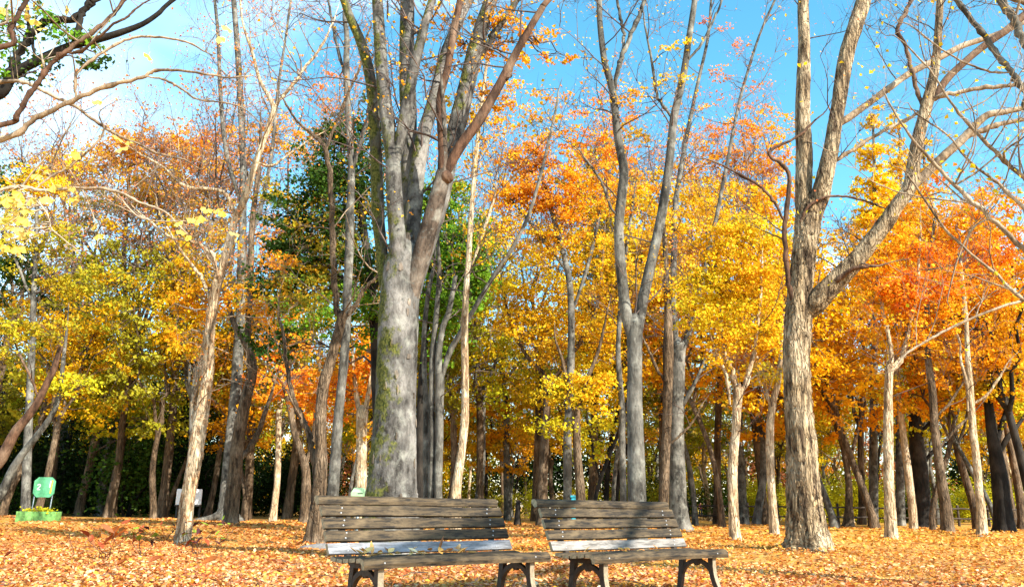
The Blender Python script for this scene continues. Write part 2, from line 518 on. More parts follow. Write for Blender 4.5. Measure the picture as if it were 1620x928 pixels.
def leaves(mb, pos, size, pal, jitter=0.16, upb=0.5, toward=None, colors=None):
    n = len(pos)
    if n == 0:
        return
    nr = rng.standard_normal((n, 3)) * 0.75
    nr += np.array(SUN) * 0.75
    nr[:, 2] += upb * 0.4
    nr /= np.linalg.norm(nr, axis=1)[:, None]
    d = rng.standard_normal((n, 3))
    d[:, 2] -= 0.3
    d -= (d * nr).sum(1)[:, None] * nr
    d /= np.linalg.norm(d, axis=1)[:, None] + 1e-9
    s = np.cross(nr, d)
    L = (size * rng.uniform(0.65, 1.3, n))[:, None]
    W = L * rng.uniform(0.32, 0.48, n)[:, None]
    a = pos - d * L * 0.5
    b = pos + d * L * 0.5 - nr * L * 0.10
    e = pos + s * W + nr * W * 0.35 - d * L * 0.05
    g = pos - s * W + nr * W * 0.35 - d * L * 0.05
    v = np.stack([a, e, b, g], 1).reshape(-1, 3)
    i = np.arange(n)[:, None] * 4
    q = np.concatenate([i + [[0, 1, 2]], i + [[0, 2, 3]]])
    if colors is None:
        p = np.array(PAL[pal])
        colors = p[rng.integers(0, len(p), n)]
    c = colors * (1 + jitter * rng.standard_normal((n, 1))) * (1 + 0.06 * rng.standard_normal((n, 3)))
    mb.add(v, None, q, np.repeat(np.clip(c, 0.004, 0.92), 4, 0))

def spray(mb, centers, n_each, spread, size, pal, flat=0.35):
    """leaf sprays: flattened, tilted discs of leaves around centres"""
    k = len(centers)
    n = k * n_each
    u = rng.standard_normal((k, n_each, 3)) * np.array([1, 1, flat])
    tilt = rng.standard_normal((k, 2)) * 0.35
    u[..., 2] += u[..., 0] * tilt[:, None, 0] + u[..., 1] * tilt[:, None, 1]
    sc = spread * rng.uniform(0.6, 1.3, (k, 1, 1))
    pos = (centers[:, None] + u * sc).reshape(-1, 3)
    p = np.array(PAL[pal])
    w = rng.dirichlet(np.ones(len(p)) * 0.8, k)
    base = (w @ p)
    ind = p[rng.integers(0, len(p), n)].reshape(k, n_each, 3)
    col = (0.65 * base[:, None] + 0.35 * ind) * rng.uniform(0.82, 1.12, (k, 1, 1))
    leaves(mb, pos, size, pal, colors=col.reshape(-1, 3))

# ------------------------------------------------------------------ branches
def branch_path(a, b, lift=0.12, wob=0.06, n=7):
    a, b = np.asarray(a), np.asarray(b)
    t = np.linspace(0, 1, n)[:, None]
    L = np.linalg.norm(b - a)
    p = a * (1 - t) + b * t
    p += np.array([0, 0, 1]) * (lift * L * np.sin(t * math.pi))
    w = rng.standard_normal((n, 3)) * wob * L * np.sin(t * math.pi) ** 0.5 * 0.6
    return p + w
def twig_system(mb, start, direction, length, r, levels=2, k=4, tips=None, droop=0.0, nsub=5, lean=0.55):
    d = np.asarray(direction, float)
    d /= np.linalg.norm(d)
    n = 6
    pts = [np.asarray(start, float)]
    for i in range(n):
        d = d + rng.standard_normal(3) * 0.16 + np.array([0, 0, 0.05 - droop])
        d /= np.linalg.norm(d)
        pts.append(pts[-1] + d * length / n)
    pts = np.array(pts)
    tube(mb, pts, np.linspace(r, r * 0.25, n + 1), 4 if r > 0.008 else 3, cap=False)
    if tips is not None:
        tips.append(pts[-1]); tips.append(pts[-3])
    if levels > 0:
        for i in range(nsub):
            j = rng.integers(2, n + 1)
            o = rng.standard_normal(3)
            o -= d * (o @ d)
            o /= np.linalg.norm(o) + 1e-9
            twig_system(mb, pts[j], d * lean + o * 0.75 + np.array([0, 0, 0.15]), length * rng.uniform(0.35, 0.65), r * 0.45, levels - 1, k, tips, droop, nsub, lean)

# ------------------------------------------------------------------ trees
ANCH = {}
BASES = []
def kk_big(r):
    return max(r) > 0.1
def tree(name, label, stems, mat, blobs=(), Y=None, twigs=0, twig_len=1.6, twig_pal=None, tip_n=3, tip_f=0.55, ext=2.0, group=None, limb_mats=None,
         k=14, ridge=0.0, flare=(0.5, 0.22), leaf_px=5.0, rough=0.05, tmat=None, cat='tree', levels=2, leaf_min=0.055, base_z=True, flakes=0, flake_col=None, droop=0.0, tint=None, nconn=1.0):
    """stems: lists of (px, py, width px[, depth offset m]); the first is the trunk, the rest are limbs."""
    s0 = stems[0][0]
    wst = lambda s: isinstance(s[0], str)         # ('w', x, y, z, radius): a point given in metres
    if Y is None:
        Y = G(s0[0], s0[1])[1]
    def pts(st):
        return np.array([np.array(s[1:4]) if wst(s) else P(s[0], s[1], Y + (s[3] if len(s) > 3 else 0)) for s in st])
    def rad(st):
        return np.array([s[4] if wst(s) else WPX(s[2], Y + (s[3] if len(s) > 3 else 0)) / 2 for s in st])
    tp, tr_ = pts(stems[0]), rad(stems[0])
    if base_z:
        gz = float(ground_z(tp[0, 0], tp[0, 1])) - 0.08
        if tp[0, 2] > gz + 0.02:      # the foot is hidden: carry the trunk down to the ground
            d = tp[0] - tp[1]
            d = d / max(-d[2], 1e-3) if d[2] < -0.05 else np.array([0, 0, -1.0])
            foot = tp[0] + d * (tp[0, 2] - gz)
            tp = np.vstack([foot, tp]); tr_ = np.concatenate([[tr_[0] * 1.06], tr_])
        else:
            tp[0, 2] = gz
    base = np.array([tp[0, 0], tp[0, 1], float(ground_z(tp[0, 0], tp[0, 1]))])
    root = empty(name, base, label, cat, group)
    BASES.append((base[0], base[1], float(tr_[0])))
    anchors, ends = [], []
    seed = rng.uniform(0, 6)
    for i, st in enumerate(stems):
        c, r = (tp, tr_) if i == 0 else (pts(st), rad(st))
        last = st[-1]
        top = (not wst(last)) and (last[1] < 6 or last[0] < 3 or last[0] > 1617)
        if top and ext > 0:                       # it grows on outside the picture
            d = c[-1] - c[-2]
            d /= np.linalg.norm(d)
            c = np.vstack([c, c[-1] + d * ext * 0.45 + rng.standard_normal(3) * 0.06, c[-1] + d * ext + np.array([0, 0, 0.15]) + rng.standard_normal(3) * 0.15])
            r = np.concatenate([r, [r[-1] * 0.75, r[-1] * 0.35]])
        if i > 0:
            r = r.copy(); r[0] *= 0.6
        if not top and ((i == 0 and len(stems) == 1) or (i > 0 and not (len(st) <= 3 and st[-1][2] > 7))) and not wst(last):
            d = c[-1] - c[-2]
            d /= np.linalg.norm(d)
            e_ = min(1.6, 30 * r[-1])
            c = np.vstack([c, c[-1] + d * e_ * .5 + rng.standard_normal(3) * .05, c[-1] + d * e_ + np.array([0, 0, .1 * e_]) + rng.standard_normal(3) * .08])
            r = np.concatenate([r, [r[-1] * .6, r[-1] * .15]])
        if i == 0 and len(stems) > 1 and not top and not wst(last):      # close the crotch smoothly
            d = c[-1] - c[-2]
            d /= np.linalg.norm(d)
            c = np.vstack([c, c[-1] + d * r[-1] * .7, c[-1] + d * r[-1] * 1.3])
            r = np.concatenate([r, [r[-1] * .72, r[-1] * .25]])
        nseg = (16 if ridge else 10) if (i == 0 and k > 12) else (12 if ridge and kk_big(r) else 6)
        cc = catmull(c, nseg)
        rr = np.interp(np.linspace(0, 1, len(cc)), np.linspace(0, 1, len(r)), r)
        if i > 0 and r.max() < 0.07:
            jt = rng.standard_normal(cc.shape) * rr[:, None] * 0.24
            jt[0] = 0
            cc = cc + jt
            rr = rr * (1 + 0.22 * np.abs(rng.standard_normal(len(rr))) * (rng.random(len(rr)) < .4))
        m = MB()
        kk = k if i == 0 else max(7, (k - 4 if ridge == 0 or max(r) > 0.1 else 12) if r[0] > 0.05 else 7)
        tube(m, cc, rr, kk, rough, seed + i, flare=flare if i == 0 and base_z else None, ridge=ridge if kk > 22 else 0)
        mt = mat if i == 0 else (limb_mats[i - 1] if limb_mats and limb_mats[i - 1] else mat)
        m.build('trunk' if i == 0 else 'limb', mt, root)
        s = len(cc) // 3 if i == 0 else len(cc) // 6
        for j in range(s, len(cc)):
            if cc[j][2] > 1.3:
                anchors.append((cc[j], rr[j]))
        ends.append((cc, rr))
        if i == 0 and flakes:
            fm = MB()
            for q in range(flakes):
                j = rng.integers(2, len(cc) - 2)
                t = cc[j + 1] - cc[j]
                zz = rng.uniform(0, 1)
                o = cc[j] * (1 - zz) + cc[j + 1] * zz
                t /= np.linalg.norm(t)
                an = rng.uniform(0, 2 * math.pi)
                a_ = np.cross(t, [0, 1, 0]); a_ /= np.linalg.norm(a_)
                b_ = np.cross(t, a_)
                out = a_ * math.cos(an) + b_ * math.sin(an)
                sd = np.cross(out, t)
                rr_ = rr[j] * 1.02
                hgt, wd = rng.uniform(0.025, 0.075), rng.uniform(0.012, 0.03)
                lift = rng.uniform(0.006, 0.02)
                pp = []
                for (uu, vv, ll) in ((-1, -0.8, 0.2), (0, -1.1, 0.5), (1, -0.7, 0.3), (1.1, 0.2, 0), (0.9, 1, 0), (-0.2, 1.15, 0), (-1, 0.8, 0), (-1.2, 0, 0.1)):
                    pp.append(o + out * (rr_ - 0.004) + t * vv * hgt * rng.uniform(0.8, 1.2) + sd * uu * wd * rng.uniform(0.8, 1.2) + out * (0.006 + ll * lift))
                pp = np.array(pp)
                inner = pp - out * 0.008
                ct = pp.mean(0) + out * 0.004
                vv_ = np.vstack([pp, inner, ct])
                qd = [(x, (x + 1) % 8, 8 + (x + 1) % 8, 8 + x) for x in range(8)]
                tr2 = [((x + 1) % 8, x, 16) for x in range(8)]
                cl = np.array(flake_col or (1.0, 0.95, 0.9)) * rng.uniform(0.55, 1.25)
                fm.add(vv_, qd, tr2, cl)
            tag(fm.build('bark_flakes', mat, root, smooth=False), kind='stuff')
    A = np.array([a[0] for a in anchors]); AR = np.array([a[1] for a in anchors])
    br, cr = MB(), MB()
    tips = []
    if twigs:
        wts = np.array([len(e[0]) for e in ends[1:]] or [1.0], float)
        for q in range(twigs):
            j = rng.integers(len(A) // 6, len(A))
            o = rng.standard_normal(3)
            o[2] = abs(o[2]) * 0.5 + 0.35
            twig_system(br, A[j], o, twig_len * rng.uniform(0.6, 1.3), min(AR[j] * 0.55, 0.012 + 0.004 * twig_len), levels, tips=tips, droop=droop)
    for bl in blobs:
        cx, cy, rx, ry, pal, den = bl[:6]
        dy = bl[6] if len(bl) > 6 else 0.0
        Yb = Y + dy
        c = P(cx, cy, Yb)
        R = np.array([WPX(rx, Yb), WPX((rx + ry) / 2, Yb) * 0.8, WPX(ry, Yb)])
        size = max(leaf_min, 1.12 * leaf_px * Yb / F)
        lp = size * F / Yb
        nl = 2.1 * den * math.pi * rx * ry / (0.33 * lp * lp * 0.62)
        per = 42
        ncl = max(3, int(nl / per))
        u = rng.standard_normal((ncl, 3))
        u /= np.linalg.norm(u, axis=1)[:, None]
        rad_ = rng.uniform(0, 1, ncl)[:, None] ** 0.42 * rng.uniform(0.75, 1.18, ncl)[:, None]
        cen = c + u * rad_ * R
        cen[:, 2] = np.maximum(cen[:, 2], 0.5)
        sp = min(0.36, 0.12 * R.mean() + 0.08)
        spray(cr, cen, per, sp, size, pal)
        nb = int(max(2, min(26, ncl * 0.10)) * nconn)
        if den < .3:                           # sparse last leaves: every spray hangs on its own twig
            for cc_ in cen:
                j = int(np.argmin(np.linalg.norm(A - cc_, axis=1) + np.maximum(0, A[:, 2] - cc_[2])))
                tube(br, branch_path(A[j], cc_, .06, .07, 6), np.linspace(min(.008, AR[j] * .5), .002, 6), 3, cap=False)
        for q in range(nb):
            tgt = cen[rng.integers(ncl)]
            dd = np.linalg.norm(A - tgt, axis=1) + np.maximum(0, A[:, 2] - tgt[2]) * 1.2
            j = int(np.argmin(dd + rng.uniform(0, 0.8, len(dd))))
            pth = branch_path(A[j], tgt, 0.08, 0.07, 8)
            L = np.linalg.norm(tgt - A[j])
            r0 = min(AR[j] * 0.6, 0.012 + 0.010 * L)
            tube(br, pth, np.linspace(r0, 0.004, 8), 5, cap=False)
            dists = np.linalg.norm(cen - pth[5], axis=1)
            for jj in np.argsort(dists)[1:7]:
                tube(br, branch_path(pth[rng.integers(4, 7)], cen[jj], 0.05, 0.06, 5), np.linspace(r0 * 0.4, 0.003, 5), 3, cap=False)
    if twig_pal and tips:
        T = np.array(tips)
        T = T[rng.random(len(T)) < tip_f]
        if len(T):
            spray(cr, T, tip_n, 0.12, max(leaf_min, leaf_px * Y / F * 0.8), twig_pal, 0.8)
    if br.v:
        tag(br.build('branches', tmat or B_TWIG, root), kind='stuff')
    if cr.v:
        o = cr.build('crown', M_LEAF, root, smooth=False)
        if tint:
            o.color = (*tint, 1)
    ANCH[root.name] = A
    return root

# ------------------------------------------------------------------ the ground
def make_ground():
    def axis(lo, hi, fine0, fine1, step):
        a = list(np.arange(fine0, fine1, step))
        x, s = fine1, step
        while x < hi:
            a.append(x); s *= 1.35; x += s
        a.append(hi)
        x, s = fine0 - step, step
        while x > lo:
            a.append(x); s *= 1.35; x -= s
        a.append(lo)
        return np.array(sorted(set(np.round(a, 4))))
    xs, ys = axis(-1500, 1500, -14, 14, 0.35), axis(-300, 2500, 2, 30, 0.35)
    X, Y_ = np.meshgrid(xs, ys)
    Z = ground_z(X, Y_) * np.exp(-np.maximum(0, np.hypot(X, Y_) - 40) / 30)
    v = np.stack([X, Y_, Z], -1).reshape(-1, 3)
    nx = len(xs)
    i = np.arange(len(ys) - 1)[:, None] * nx
    j = np.arange(nx - 1)[None]
    q = np.stack([i + j, i + j + 1, i + nx + j + 1, i + nx + j], -1).reshape(-1, 4)
    m = MB()
    m.add(v, q)
    return tag(m.build('ground', M_GROUND), kind='structure')
make_ground()

# ------------------------------------------------------------------ benches
BL = 1.8
def strip(mb, path, w, x0, x1, col=None):
    """flat cast bar: path of (y,z) with widths w, between x0 and x1"""
    p = np.asarray(path, float)
    w = np.broadcast_to(np.asarray(w, float), (len(p),))
    t = np.gradient(p, axis=0)
    t /= np.linalg.norm(t, axis=1)[:, None]
    nn = np.stack([-t[:, 1], t[:, 0]], -1)
    a, b = p + nn * w[:, None] / 2, p - nn * w[:, None] / 2
    v = []
    for i in range(len(p)):
        v += [(x0, *a[i]), (x1, *a[i]), (x1, *b[i]), (x0, *b[i])]
    q = [(i * 4 + j, i * 4 + (j + 1) % 4, i * 4 + 4 + (j + 1) % 4, i * 4 + 4 + j) for i in range(len(p) - 1) for j in range(4)]
    e = (len(p) - 1) * 4
    mb.add(v, q + [(3, 2, 1, 0), (e, e + 1, e + 2, e + 3)], None, col)
def rounded(cy, cz, ly, lz, ang, r=0.006, n=3):
    """rounded rectangle profile, rotated by ang"""
    pr = []
    for (sx, sy, a0) in ((1, -1, -90), (1, 1, 0), (-1, 1, 90), (-1, -1, 180)):
        for i in range(n):
            a = math.radians(a0 + 90 * i / (n - 1))
            pr.append((sx * (ly / 2 - r) + r * math.cos(a), sy * (lz / 2 - r) + r * math.sin(a)))
    c, s = math.cos(ang), math.sin(ang)
    return [(cy + x * c - z * s, cz + x * s + z * c) for x, z in pr]
def bolt_mesh():
    m = MB()
    k = 8
    th = np.linspace(0, 2 * math.pi, k, endpoint=False)
    v = [(0.0075 * math.cos(a), 0.0, 0.0075 * math.sin(a)) for a in th] + [(0.006 * math.cos(a), -0.004, 0.006 * math.sin(a)) for a in th] + [(0, -0.006, 0)]
    m.add(v, [(i, (i + 1) % k, k + (i + 1) % k, k + i) for i in range(k)], [(k + i, k + (i + 1) % k, 2 * k) for i in range(k)])
    return m.mesh('bolt', M_BOLT)
BOLT = bolt_mesh()
def make_bench(label, loc, yaw, group, low):
    e = empty('park_bench', (0, 0, 0), label, 'bench', group)
    def slat(name, prof, mat, nx=14, wob=0.0015, x0=0.0, x1=BL):
        cy, cz = np.mean(prof, 0)
        m = MB()
        extrude_profile(m, [(y - cy, z - cz) for y, z in prof], x0, x1, nx, wob, rng.uniform(0, 6))
        m2 = m.build(name, mat, None, smooth=False)
        m2.location = (0, cy, cz)
        m2.parent = e
        m2.data.materials.append(M_WOODEND)
        for p in m2.data.polygons:
            if abs(p.normal.x) > 0.8:
                p.material_index = 1
        return m2
    back_dir = math.atan2(0.421, 0.205)     # angle of the slope from +y
    uy, uz = math.cos(back_dir), math.sin(back_dir)
    ny, nz_ = -math.sin(back_dir), math.cos(back_dir)   # towards the front
    y0, z0 = 0.475, 0.404
    s = 0.0
    for i in range(5):
        hgt = 0.083 if i < 4 else 0.052
        mid = s + hgt / 2
        curl = 0.0 if i < 4 else -0.012
        cy, cz = y0 + uy * mid - ny * 0.015 + (0.02 if i == 4 else 0), z0 + uz * mid - nz_ * 0.015
        if i < 4:
            prof = rounded(cy, cz, hgt, 0.030, back_dir, 0.005)
        else:                                            # rounded top rail that curls backwards
            prof = []
            for a in np.linspace(-75, 165, 9):
                r = 0.036
                prof.append((cy + 0.004 + r * 1.25 * -math.cos(math.radians(a)) * -1 * (1 if a > 90 else 1), cz - 0.012 + r * math.sin(math.radians(a))))
            prof = [(cy - 0.022, cz - 0.034), (cy + 0.010, cz - 0.040), (cy + 0.05, cz - 0.004), (cy + 0.052, cz + 0.018), (cy + 0.036, cz + 0.030), (cy + 0.012, cz + 0.031), (cy - 0.010, cz + 0.018), (cy - 0.022, cz - 0.006)]
        sl_ = slat('back_slat', prof, low if i == 0 else M_WOOD)
        if i == 0:
            sl_['label'] = 'pale grey lowest back slat'
        if i == 4:
            sl_['label'] = 'rounded top rail of the backrest'
        if i < 4:
            oy, oz = cy - float(np.mean(prof, 0)[0]), cz - float(np.mean(prof, 0)[1])
            for bx in (0.17, BL - 0.17):
                for k_ in (-1, 1):
                    b = bpy.data.objects.new('bolt', BOLT)
                    COL.objects.link(b)
                    b.parent = sl_
                    b.location = (bx + 0.008 * k_, oy + ny * 0.0152 + uy * 0.02 * k_, oz + nz_ * 0.0152 + uz * 0.02 * k_)
                    b.rotation_euler = (back_dir - math.pi / 2, 0, 0)
        s += hgt + (0.0175 if i < 3 else 0.026)
    # seat: the front board rolls over the edge, the others lie in a shallow dish
    front = [(0.004, 0.325), (0.030, 0.325), (0.034, 0.352), (0.05, 0.368), (0.105, 0.366), (0.105, 0.392), (0.06, 0.400), (0.03, 0.397), (0.008, 0.380), (-0.002, 0.355)]
    fs = slat('seat_slat', front, M_WOOD, 18, 0.003)
    fs['label'] = 'curled front seat board'
    for bx in (0.17, BL - 0.17):
        b = bpy.data.objects.new('bolt', BOLT); COL.objects.link(b); b.parent = fs
        b.location = (bx, 0.001 - fs.location.y, 0.362 - fs.location.z)
    zc = [0.376, 0.368, 0.366, 0.372]
    an = [-0.10, -0.03, 0.03, 0.12]
    for i in range(4):
        slat('seat_slat', rounded(0.155 + 0.087 * i, zc[i], 0.076, 0.028, an[i], 0.005), M_WOOD, 12, 0.0015)
    for lx in (0.17, BL - 0.17):
        x0, x1 = lx - 0.022, lx + 0.022
        m = MB()
        # front leg, rear leg, arch between them, bearer under the seat
        t = np.linspace(0, 1, 9)
        fl = np.stack([0.066 - 0.115 * t ** 2.6 + 0.012 * np.sin(t * 3.1), 0.345 - 0.375 * t], -1)
        strip(m, fl, np.linspace(0.056, 0.040, 9), x0, x1)
        rl = np.stack([0.395 + 0.045 * t + 0.02 * t ** 3, 0.355 - 0.385 * t], -1)
        strip(m, rl, np.linspace(0.058, 0.044, 9), x0 + .001, x1 - .001)
        a = np.linspace(math.radians(172), math.radians(8), 15)
        arch = np.stack([0.232 + 0.195 * np.cos(a), 0.085 + 0.205 * np.sin(a)], -1)
        strip(m, arch, 0.036, x0 + .003, x1 - .003)
        strip(m, [(0.20, 0.275), (0.235, 0.30), (0.27, 0.275)], 0.07, x0 + .005, x1 - .005)
        strip(m, [(0.04, 0.338), (0.15, 0.338), (0.27, 0.328), (0.36, 0.330), (0.44, 0.345)], 0.036, x0 - .002, x1 + .002)
        lf = m.build('leg_frame', M_IRON, e, smooth=False)
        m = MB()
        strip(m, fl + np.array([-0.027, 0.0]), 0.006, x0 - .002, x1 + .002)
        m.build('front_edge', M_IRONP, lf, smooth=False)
        m = MB()
        up_ = [(0.42, 0.335), (0.47, 0.36), (y0 + uy * .06 - ny * .045, z0 + uz * .06 - nz_ * .045), (y0 + uy * .3 - ny * .045, z0 + uz * .3 - nz_ * .045), (y0 + uy * .39 - ny * .045, z0 + uz * .39 - nz_ * .045)]
        strip(m, up_, 0.03, x0, x1)
        m.build('back_support', M_IRON, e, smooth=False)
    e.location = (loc[0], loc[1], 0.0)
    e.rotation_euler = (0, 0, yaw)
    return e
BENCH1 = make_bench('left weathered wooden slat bench with pale lower slat and fallen leaves on its seat', (-0.993, 5.927), 0.732, 'slatted park benches', M_WOOD2)
BENCH2 = make_bench('right weathered wooden slat bench in front of the forked grey tree', (0.681, 6.826), 0.712, 'slatted park benches', M_WOOD3)

# ------------------------------------------------------------------ trees of the glade
Z = tree
# big zelkova behind the left bench
Z('zelkova_tree', 'huge grey trunk with moss dividing into many upright stems, right behind the left bench',
  [[(618, 800, 80), (619, 770, 74), (624, 690, 65), (627, 620, 61), (630, 540, 62), (632, 480, 62), (636, 430, 62), (640, 408, 58)],
   [(624, 560, 24, .0), (616, 490, 18, .0), (609, 450, 19, .0), (604, 400, 19, .05), (598, 340, 21, .1), (596, 272, 20, .1), (592, 190, 19, .1), (586, 125, 19, .1), (572, 70, 17, .1), (555, 30, 15, .1), (545, 2, 14, .1)],
   [(634, 530, 24, 0), (633, 450, 28, -.1), (629, 380, 28, -.2), (624, 317, 27, -.25), (621, 250, 24, -.25), (613, 195, 23, -.25), (604, 110, 22, -.2), (597, 3, 19, -.2)],
   [(623, 270, 22, -.25), (635, 213, 20, -.3), (653, 118, 18, -.35), (667, 59, 16, -.4), (683, 2, 13, -.45)],
   [(645, 430, 30, .2), (649, 340, 30, .35), (648, 272, 29, .4), (646, 180, 28, .45), (644, 90, 27, .5), (644, 3, 24, .5)],
   [(640, 500, 24, .1), (648, 400, 28, .1), (655, 320, 28, .2), (667, 226, 24, .25), (685, 163, 21, .25), (708, 77, 19, .25), (735, 12, 17, .3), (741, 2, 16, .3)],
   [(644, 540, 26, 0), (650, 465, 26, -.1), (669, 395, 30, -.2), (690, 320, 27, -.3), (701, 276, 24, -.35), (702, 262, 14, -.37)],
   [(694, 305, 16, -.32), (700, 262, 16, -.37), (699, 217, 14, -.4), (696, 158, 13, -.45), (708, 109, 13, -.5), (717, 54, 13, -.5), (728, 2, 12, -.5)],
   [(700, 285, 22, -.35), (726, 235, 18, -.4), (758, 190, 17, -.45), (794, 127, 15, -.5), (825, 68, 13, -.55), (857, 14, 11, -.6), (866, 2, 10, -.6)],
   [(645, 530, 26, .1), (656, 455, 24, .1), (681, 372, 26, .2), (697, 310, 30, .3), (714, 235, 30, .4), (735, 150, 29, .5), (757, 60, 26, .5), (776, 2, 23, .5)],
   [(750, 95, 16, .5), (770, 72, 11, .5), (785, 50, 10, .5), (816, 2, 9, .5)],
   [(698, 290, 26, -.35), (706, 281, 24, -.38), (713, 277, 19, -.4)],
   [(793, 128, 11, -.5), (802, 121, 11, -.5), (807, 118, 8, -.5)]],
  B_BIG, Y=12.6, limb_mats=[B_MOSS, None, None, None, None, B_MID, B_RED, B_RED, None, None, B_RED, B_RED], k=36, rough=0.035, flare=(0.25, 0.35),
  blobs=[(690, 70, 50, 60, 'orange', .18, .8), (760, 60, 70, 60, 'orange', .22, .6), (840, 50, 60, 50, 'orange', .20, .3), (880, 90, 60, 25, 'orange', .16, .2), (720, 180, 50, 60, 'gold', .16, 1.0), (800, 150, 50, 40, 'orange', .14, .8)],
  twigs=44, twig_len=1.7, twig_pal='orange', tip_n=1, ext=3.5, leaf_px=7.5, flakes=90, flake_col=(1.1, .95, .82), tip_f=.35)

# right shaggy tree
Z('hornbeam_tree', 'thick shaggy-barked tan tree with long leaning right limb, standing nearest on the right',
  [[(1279, 871, 62), (1277, 845, 56), (1272, 790, 50), (1269, 720, 44), (1263, 640, 41), (1260, 560, 41), (1264, 500, 42), (1268, 440, 37), (1275, 380, 38), (1280, 335, 40)],
   [(1274, 370, 30, 0), (1271, 320, 27, .1), (1272, 246, 26, .2), (1270, 168, 24, .2), (1272, 84, 21, .2), (1271, 2, 18, .2)],
   [(1283, 370, 30, 0), (1297, 310, 29, -.1), (1310, 260, 26, -.2), (1326, 168, 23, -.2), (1340, 84, 26, -.2), (1366, 2, 25, -.2)],
   [(1268, 505, 34, 0), (1290, 480, 34, -.15), (1312, 455, 32, -.3), (1352, 414, 28, -.5), (1387, 371, 26, -.7), (1417, 328, 23, -.9), (1439, 296, 22, -1.0), (1446, 255, 21, -1.0), (1456, 207, 20, -1.0), (1466, 165, 19, -1.0), (1476, 126, 15, -1.0), (1483, 70, 13, -1.0), (1487, 2, 12, -1.0)],
   [(1432, 305, 18, -1.0), (1458, 282, 16, -1.0), (1490, 250, 15, -1.1), (1525, 218, 14, -1.2), (1559, 184, 12, -1.3), (1590, 177, 10, -1.3), (1619, 171, 9, -1.3)],
   [(1520, 222, 11, -1.2), (1545, 210, 9, -1.2), (1570, 200, 8, -1.2), (1619, 189, 7, -1.2)],
   [(1465, 172, 9, -1.0), (1456, 160, 7, -.9), (1444, 120, 7, -.9), (1433, 73, 6.5, -.9), (1419, 50, 7, -.9), (1430, 25, 7, -.9), (1441, 2, 6, -.9)],
   [(1468, 165, 15, -1.0), (1482, 148, 13, -1.0), (1503, 120, 12, -1.0), (1550, 78, 12, -1.1), (1592, 48, 13, -1.2), (1619, 25, 13, -1.2)],
   [(1472, 160, 10, -1.0), (1494, 151, 8, -1.1), (1550, 140, 7, -1.2), (1619, 134, 6, -1.3)],
   [(1322, 200, 14, -.2), (1340, 188, 12, -.2), (1368, 168, 11, -.2), (1410, 137, 11, -.2), (1441, 115, 11, -.1), (1480, 95, 11, 0), (1522, 73, 10, .1), (1564, 59, 9, .1), (1619, 36, 8, .1)],
   [(1305, 270, 8, -.2), (1323, 252, 7, -.2), (1357, 232, 6, -.2), (1396, 207, 6, -.2), (1438, 188, 5, -.2), (1455, 176, 4, -.2)],
   [(1254, 480, 12, -.1), (1247, 440, 8, -.2), (1242, 367, 8, -.3), (1249, 289, 7, -.3), (1240, 263, 6, -.3), (1217, 246, 5, -.3), (1228, 233, 5, -.3), (1262, 216, 4, -.3), (1290, 190, 3, -.3)],
   [(1243, 354, 6, -.3), (1225, 320, 5, -.3), (1206, 298, 4.5, -.3), (1180, 281, 4, -.3), (1125, 254, 3, -.3)],
   [(1266, 350, 6, -.2), (1280, 325, 5, -.3), (1309, 311, 4, -.3), (1345, 312, 3.5, -.3), (1378, 321, 3, -.3)],
   [(1305, 462, 11, -.35), (1325, 444, 8, -.5), (1350, 425, 7, -.7), (1374, 421, 6, -.8), (1392, 420, 3, -.8)]],
  B_SHAG, k=84, ridge=0.10, rough=0.045, flare=(0.55, 0.30), limb_mats=[None, None, None, B_PTWIG, B_PTWIG, B_RED, B_RED, B_PTWIG, B_PTWIG, B_PTWIG, B_RED, B_RED, B_RED, B_RED],
  twigs=38, twig_len=1.4, ext=2.5, flakes=420, flake_col=(1.0, .95, .88), twig_pal='pink', tip_n=1, tip_f=.15)

# forked grey tree behind the right bench
Z('grey_tree', 'smooth grey tree forking into two tall stems, behind the right bench',
  [[(1008, 800, 28), (1007, 760, 27), (1006, 700, 25), (1004, 640, 24), (1004, 580, 23), (1004, 530, 25), (1004, 512, 26)],
   [(998, 535, 18, 0), (991, 500, 18, -.05), (983, 430, 17, -.1), (979, 370, 16, -.1), (981, 330, 16, -.1), (987, 271, 16, -.1), (978, 220, 14, -.1), (969, 145, 12, -.1), (956, 95, 11, -.1), (949, 36, 10, -.1), (948, 2, 10, -.1)],
   [(1010, 535, 18, 0), (1016, 480, 18, .1), (1032, 407, 16, .2), (1046, 344, 16, .3), (1057, 271, 14, .3), (1062, 226, 14, .3), (1067, 181, 13, .3), (1080, 127, 12, .3), (1089, 68, 11, .3), (1099, 2, 10, .3)],
   [(971, 145, 10, -.1), (980, 104, 8, -.1), (994, 68, 8, 0), (1012, 23, 7, .1), (1019, 2, 6, .1)],
   [(980, 104, 6, 0), (987, 60, 6, .1), (982, 30, 5.5, .1), (976, 2, 5, .1)],
   [(1066, 190, 7, .3), (1050, 168, 5, .3), (1039, 149, 5, .4), (1030, 90, 4, .4), (1020, 40, 3, .4)],
   [(1085, 100, 6, .3), (1110, 70, 5, .4), (1130, 30, 4, .5), (1142, 2, 4, .5)],
   [(979, 345, 5, -.1), (965, 325, 4, -.2), (950, 285, 4, -.3), (925, 250, 3, -.4)]],
  B_GREY, Y=15.0, k=20, rough=0.03, twigs=34, twig_len=1.5, twig_pal='gold', tip_n=1, ext=3, leaf_px=6,
  blobs=[(1060, 90, 60, 50, 'gold', .08), (1000, 150, 40, 50, 'orange', .05)])

